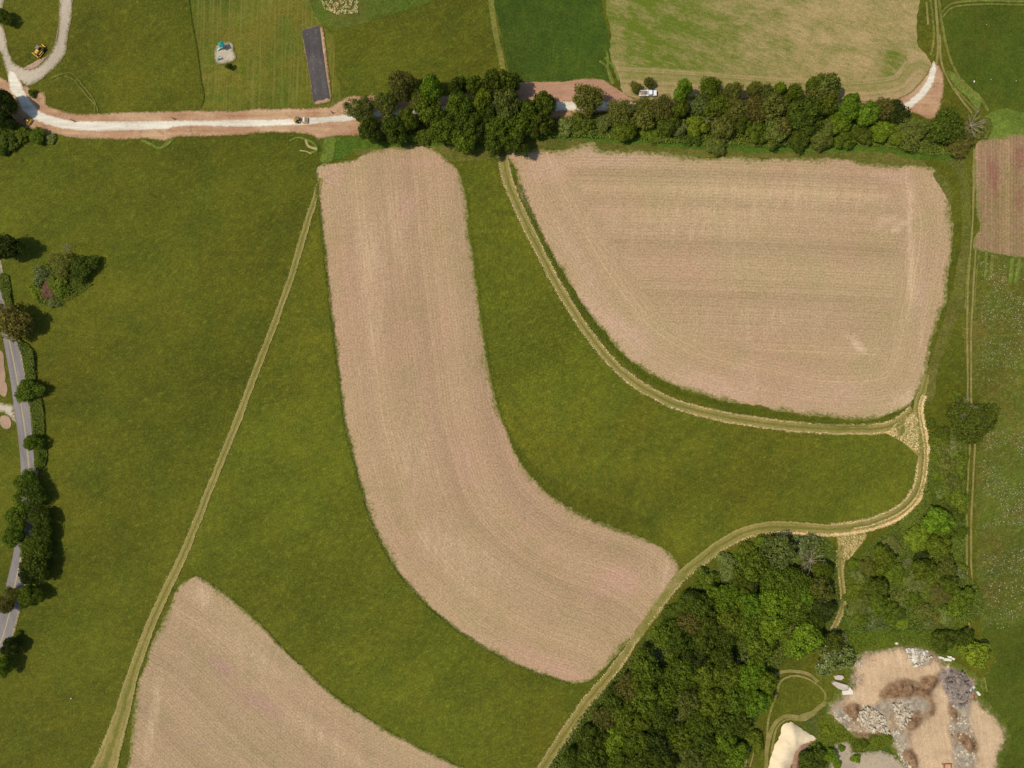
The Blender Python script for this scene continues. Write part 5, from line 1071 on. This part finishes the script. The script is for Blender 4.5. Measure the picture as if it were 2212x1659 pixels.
edge_stuff('tall_grass', [along(sm_(C1([(1622, -60), (1657, 180), (1697, 400), (1737, 700), (1760, 850), (1735, 940)])), 3000, .16, .45, .14, 66)], M['tuft'], 'tall grass edge at the left of the mown lawn', 'tall grass')

# ================================================================== BUILT THINGS
def tb(bm, x0, x1, y0, y1, z0, z1, ix=0.0, iy=0.0, bev=0.0):
    """box with the top inset by ix, iy"""
    vs_ = [bm.verts.new(p) for p in ((x0, y0, z0), (x1, y0, z0), (x1, y1, z0), (x0, y1, z0), (x0 + ix, y0 + iy, z1), (x1 - ix, y0 + iy, z1), (x1 - ix, y1 - iy, z1), (x0 + ix, y1 - iy, z1))]
    fs = [bm.faces.new([vs_[i] for i in f]) for f in ((3, 2, 1, 0), (4, 5, 6, 7), (0, 1, 5, 4), (1, 2, 6, 5), (2, 3, 7, 6), (3, 0, 4, 7))]
    if bev:
        es = list({e for f in fs for e in f.edges})
        bmesh.ops.bevel(bm, geom=es, offset=bev, segments=2, affect='EDGES')
def cyl(bm, c, r, w, axis='y', seg=20, bev=0.03):
    R_m = {'y': Matrix.Rotation(math.pi / 2, 4, 'X'), 'x': Matrix.Rotation(math.pi / 2, 4, 'Y'), 'z': Matrix.Identity(4)}[axis]
    ret = bmesh.ops.create_cone(bm, cap_ends=True, segments=seg, radius1=r, radius2=r, depth=w, matrix=Matrix.Translation(c) @ R_m)
    if bev:
        es = [e for e in {e for v in ret['verts'] for e in v.link_edges} if len(e.link_faces) == 2 and any(len(f.verts) > 4 for f in e.link_faces)]
        bmesh.ops.bevel(bm, geom=es, offset=bev, segments=2, affect='EDGES')
def part(name, fn, mat, parent):
    bm = bmesh.new(); fn(bm); me = bpy.data.meshes.new(name); bm.to_mesh(me); bm.free()
    return link(name, me, mat, parent)
V = {'yellow': plain('yellow_machine_paint', (0.74, 0.43, 0.05), .45, var=.18), 'white': plain('white_car_paint', (0.80, 0.80, 0.78), .25, var=.03), 'glass': plain('dark_glass', (0.02, 0.025, 0.03), .08, var=.05, spec=.6),
     'black': plain('black_rubber', (0.02, 0.02, 0.02), .8), 'steel': plain('worn_steel', (0.55, 0.53, 0.50), .45, 0.3, .1), 'grey': plain('grey_roof_paint', (0.16, 0.14, 0.11), .6), 'teal': plain('teal_plastic', (0.02, 0.26, 0.21), .5), 'mint': plain('mint_plastic', (0.30, 0.62, 0.48), .5),
     'tan': plain('tan_lumber', (0.50, 0.36, 0.20), .8, var=.25), 'rust': plain('rusty_steel', (0.30, 0.10, 0.045), .85, var=.3), 'lens': plain('lamp_lens', (0.75, 0.75, 0.70), .15), 'red': plain('red_lens', (0.45, 0.03, 0.02), .3), 'cream': plain('cream_panel', (0.66, 0.56, 0.40), .6)}
# --- soil compactor (drum to the right)
x, y = P(649, 259)
r = empty('road_roller', (x * .996, y * .996, 0.165), math.radians(-1))
tag(r, 'yellow single drum road roller working on the white gravel road', 'road roller')
part('chassis', lambda b: (tb(b, -2.6, -.1, -.75, .75, .55, 1.0, .1, .05, .05), tb(b, -.2, .5, -.35, .35, .6, .95, 0, 0, .04)), V['yellow'], r)
hood = part('hood', lambda b: tb(b, -2.65, -1.3, -.6, .6, 1.0, 1.65, .15, .12, .07), V['yellow'], r)
part('grille', lambda b: [tb(b, -2.4 + k * .22, -2.3 + k * .22, -.42, .42, 1.652, 1.67) for k in range(4)], V['black'], hood)
cabr = part('cab', lambda b: tb(b, -1.25, -.15, -.62, .62, 1.0, 2.45, .08, .08, .04), V['glass'], r)
part('roof', lambda b: tb(b, -1.35, -.1, -.66, .66, 2.45, 2.62, .08, .08, .05), V['grey'], cabr)
fr = part('drum_frame', lambda b: (tb(b, .4, 2.65, .98, 1.14, .5, .85, 0, 0, .03), tb(b, .4, 2.65, -1.14, -.98, .5, .85, 0, 0, .03), tb(b, .35, .6, -1.1, 1.1, .5, .95, 0, 0, .04), tb(b, 2.42, 2.66, -1.1, 1.1, .5, .8, 0, 0, .04)), V['yellow'], r)
part('drum', lambda b: cyl(b, (1.5, 0, .76), .75, 1.9, 'y', 32, .02), V['steel'], r)
for sy in (-1, 1):
    w = part('wheel', lambda b: cyl(b, (-1.35, sy * .93, .72), .72, .45, 'y', 24, .07), V['black'], r)
    part('rim', lambda b: cyl(b, (-1.35, sy * 1.17, .72), .36, .04, 'y', 18, 0), V['yellow'], w)
    part('headlight', lambda b: tb(b, -.18, -.08, sy * .5 - .09, sy * .5 + .09, 2.2, 2.36), V['lens'], cabr)
# --- white utility pickup (nose to the right)
x, y = P(1400, 201)
r = empty('pickup_truck', (x * .995, y * .995, 0.12), math.radians(1), (1.12, 1.12, 1.1))
tag(r, 'white utility pickup with open loaded bed parked beside the tree row', 'pickup truck')
body = part('body', lambda b: (tb(b, .2, 3.05, -.98, .98, .45, 1.08, .04, .03, .08), tb(b, 1.65, 3.02, -.92, .92, 1.08, 1.24, .10, .08, .07), tb(b, .2, 1.4, -.88, .88, 1.08, 1.82, .02, .14, .06)), V['white'], r)
def slope(b, pts):
    b.faces.new([b.verts.new(p) for p in pts])
part('windshield', lambda b: (slope(b, [(1.86, -.80, 1.262), (1.86, .80, 1.262), (1.36, .70, 1.80), (1.36, -.70, 1.80)]), slope(b, [(1.86, -.80, 1.262), (1.36, -.70, 1.80), (1.36, -.78, 1.2)]), slope(b, [(1.86, .80, 1.262), (1.36, .78, 1.2), (1.36, .70, 1.80)])), V['glass'], r)
for sy in (-1, 1):
    part('side_window', lambda b: tb(b, .35, 1.3, min(sy * .80, sy * .91), max(sy * .80, sy * .91), 1.2, 1.66, .05, 0), V['glass'], r)
part('rear_window', lambda b: tb(b, .185, .225, -.68, .68, 1.25, 1.68, 0, .05), V['glass'], r)
bed = part('service_bed', lambda b: (tb(b, -3.0, .1, -1.0, 1.0, .6, .8, 0, 0, .02), tb(b, -3.0, .1, .68, 1.02, .8, 1.38, 0, 0, .04), tb(b, -3.0, .1, -1.02, -.68, .8, 1.38, 0, 0, .04), tb(b, -3.05, -2.95, -1.0, 1.0, .7, 1.15, 0, 0, .02), tb(b, -.06, .08, -1.0, 1.0, .8, 1.5, 0, 0, .02)), V['white'], r)
part('bed_floor', lambda b: tb(b, -2.93, -.08, -.66, .66, .802, .82), V['grey'], bed)
for sy in (-1, 1):
    part('toolbox_lid', lambda b: tb(b, -2.6, -.6, min(sy * .72, sy * .98), max(sy * .72, sy * .98), 1.383, 1.41, .03, .03), V['steel'], bed)
    for wx in (2.15, -1.9):
        w = part('wheel', lambda b: cyl(b, (wx, sy * .88, .4), .4, .28, 'y', 22, .05), V['black'], r)
        part('rim', lambda b: cyl(b, (wx, sy * 1.025, .4), .22, .02, 'y', 16, 0), V['steel'], w)
    part('headlight', lambda b: tb(b, 3.0, 3.07, sy * .72 - .16, sy * .72 + .16, .8, 1.0), V['lens'], r)
    part('tail_light', lambda b: tb(b, -3.08, -3.03, sy * .9 - .07, sy * .9 + .07, .85, 1.1), V['red'], r)
    part('mirror', lambda b: tb(b, 1.3, 1.45, sy * 1.1 - .1, sy * 1.1 + .1, 1.15, 1.38, 0, 0, .02), V['black'], r)
part('cargo', lambda b: (tb(b, -2.8, -2.2, -.5, .1, .83, 1.1, 0, 0, .03), tb(b, -2.6, -1.4, .15, .4, .83, 1.0, 0, 0, .02), tb(b, -1.9, -1.2, -.45, -.2, .83, .98)), V['tan'], r)
# --- tracked loader on the grass (bucket to lower left)
x, y = P(82, 107)
r = empty('bulldozer', (x * .994, y * .994, 0.02), math.radians(233))
tag(r, 'yellow bulldozer parked on grass inside the gravel lane loop', 'bulldozer')
def dozer(r, s=1.0, rollcab=True):
    for sy in (-1, 1):
        t_ = part('track', lambda b: tb(b, -1.8, 1.8, sy * 1.05 - .28, sy * 1.05 + .28, 0, .85, .3, 0, .12), V['black'], r)
        part('track_frame', lambda b: tb(b, -1.3, 1.3, sy * 1.05 - .12, sy * 1.05 + .12, .852, .92), V['yellow'], t_)
    b_ = part('body', lambda b: (tb(b, -1.7, .1, -.72, .72, .5, 1.2, .05, .05, .06), tb(b, .1, 1.75, -.5, .5, .6, 1.55, .08, .08, .08)), V['yellow'], r)
    part('exhaust', lambda b: cyl(b, (.9, .25, 1.8), .07, .6, 'z', 10, 0), V['black'], b_)
    c_ = part('cab', lambda b: tb(b, -1.3, .05, -.62, .62, 1.2, 2.45, .1, .08, .04), V['glass'], r)
    part('roof', lambda b: tb(b, -1.4, .15, -.72, .72, 2.45, 2.6, .06, .06, .04), V['grey'], c_)
    bl = part('blade', lambda b: (tb(b, 2.35, 2.6, -1.65, 1.65, .05, 1.15, .06, 0, .04), tb(b, 2.25, 2.36, -1.62, 1.62, .95, 1.2, 0, 0, .02)), V['yellow'], r)
    for sy in (-1, 1):
        part('push_arm', lambda b: tb(b, -.4, 2.3, sy * 1.42 - .09, sy * 1.42 + .09, .35, .55, 0, 0, .02), V['yellow'], r)
    part('lift_cylinder', lambda b: [tube(b, [(1.7, q, 1.3), (2.3, q * 1.4, .7)], [.06, .05], 8) for q in (-.35, .35)], V['steel'], r)
    return r
dozer(r)
part('ripper', lambda b: (tb(b, -2.6, -2.35, -.9, .9, .5, .75, 0, 0, .03), tb(b, -2.4, -1.7, -.3, -.15, .5, .7), tb(b, -2.4, -1.7, .15, .3, .5, .7)), V['yellow'], r)
x, y = P(54, 257)
r = empty('compact_dozer', (x * .995, y * .995, 0.12), math.radians(-34), (.78, .72, .75))
tag(r, 'small yellow dozer half under dark tree beside gravel bend', 'bulldozer')
dozer(r)
# --- playground
x, y = P(484, 103)
r = empty('play_tower', (x, y, 0.06), math.radians(24))
tag(r, 'teal roofed play tower with slide on the gravel pad', 'play tower')
part('deck', lambda b: tb(b, -.8, .8, -.7, .7, 1.15, 1.28, 0, 0, .02), V['tan'], r)
for sx in (-.75, .75):
    for sy in (-.65, .65):
        part('post', lambda b: cyl(b, (sx, sy, 1.35), .06, 2.7, 'z', 10, 0), V['grey'], r)
part('roof', lambda b: (tb(b, -1.15, 1.15, -1.05, 1.05, 2.6, 3.1, .55, .55, .05), tb(b, -.6, .6, -.5, .5, 3.1, 3.4, .5, .42, 0)), V['teal'], r)
part('slide', lambda b: (slope(b, [(-.8, -.35, 1.22), (-.8, .25, 1.22), (-2.9, .25, .2), (-2.9, -.35, .2)]), slope(b, [(-.8, -.35, 1.22), (-2.9, -.35, .2), (-2.9, -.40, .42), (-.8, -.40, 1.46)]), slope(b, [(-.8, .25, 1.22), (-.8, .30, 1.46), (-2.9, .30, .42), (-2.9, .25, .2)])), V['mint'], r)
part('ladder', lambda b: ([tb(b, .8 + k * .22, .86 + k * .22, -.3, .3, 1.05 - k * .25, 1.1 - k * .25) for k in range(4)], tube(b, [(.8, -.32, 1.3), (1.65, -.32, 0)], [.03, .03]), tube(b, [(.8, .32, 1.3), (1.65, .32, 0)], [.03, .03])), V['steel'], r)
part('railing', lambda b: [tube(b, [(-.75, s_, zz), (.75, s_, zz)], [.03, .03]) for s_ in (-.65, .65) for zz in (1.6, 1.95)], V['mint'], r)
x, y = P(478, 127)
r = empty('play_climber', (x, y, 0.06), math.radians(26))
tag(r, 'small teal and white slide climber below the play tower', 'play climber')
part('platform', lambda b: tb(b, -.3, .3, -.35, .35, .75, .85, 0, 0, .02), V['cream'], r)
part('slide', lambda b: (slope(b, [(-.3, -.25, .82), (-.3, .25, .82), (-1.5, .25, .15), (-1.5, -.25, .15)]), slope(b, [(-.3, -.25, .82), (-1.5, -.25, .15), (-1.5, -.3, .32), (-.3, -.3, 1.0)]), slope(b, [(-.3, .25, .82), (-.3, .3, 1.0), (-1.5, .3, .32), (-1.5, .25, .15)])), V['teal'], r)
part('side_panel', lambda b: (tb(b, -.3, .3, .35, .42, 0, 1.35, .1, 0), tb(b, -.3, .3, -.42, -.35, 0, 1.35, .1, 0)), V['mint'], r)
part('steps', lambda b: [tb(b, .3 + k * .2, .5 + k * .2, -.3, .3, 0, .65 - k * .2) for k in range(3)], V['cream'], r)
# --- dark marker posts beside the road
for (px, py, lab) in ((156, 260, 'dark marker post at the road bend, leftmost along the gravel road'), (373, 255, 'dark marker post in the middle of the upper road shoulder'), (716, 241.5, 'dark marker post right of the road roller on the shoulder')):
    x, y = P(px, py)
    r = empty('marker_post', (x * .995, y * .995, 0.10), math.radians(15))
    tag(r, lab, 'post', 'dark posts along the gravel road')
    part('pole', lambda b: tb(b, -.09, .09, -.09, .09, 0, 2.6, .02, .02), V['black'], r)
    part('brace', lambda b: (tube(b, [(.0, .0, 1.5), (.22, -.36, 0)], [.08, .08]), tube(b, [(.0, .0, 1.5), (.22, .36, 0)], [.08, .08])), V['black'], r)
# --- scrap in the yard
x, y = E4([(1530, 1622)])[0]
r = empty('steel_frame', (x, y, 0.05), math.radians(3))
tag(r, 'rusty steel frame at the bottom end of the sand drive', 'steel frame')
part('beam', lambda b: (tb(b, -1.6, 2.6, .1, .4, .3, .6, 0, 0, .03),), V['rust'], r)
part('leg', lambda b: tb(b, -.9, -.5, -2.2, .1, .1, .8, 0, 0, .03), V['rust'], r)
part('leg', lambda b: tb(b, 1.9, 2.2, -1.4, .1, .1, .7, 0, 0, .03), V['rust'], r)
x, y = E4([(1775, 1035)])[0]
r = empty('red_scrap', (x, y, 0.05), .4)
tag(r, 'small red metal scrap beside the block apart from grey heap', 'scrap')
part('bar', lambda b: (tb(b, -.9, .9, -.1, .1, .1, .4, 0, 0, .02)), V['red'], r)
part('cross_bar', lambda b: (tb(b, -.1, .12, -.6, .7, .4, .6, 0, 0, .02)), V['red'], r)
x, y = E4([(908, 727)])[0]
tag(prism('timber', [(x - 1.1, y + .05), (x + 1.1, y - .25), (x + 1.15, y - .05), (x - 1.05, y + .25)], .05, .35, V['rust'], .02), 'short dark timber lying on the upper sand clearing', 'timber')
x, y = L1([(408, 440)])[0]
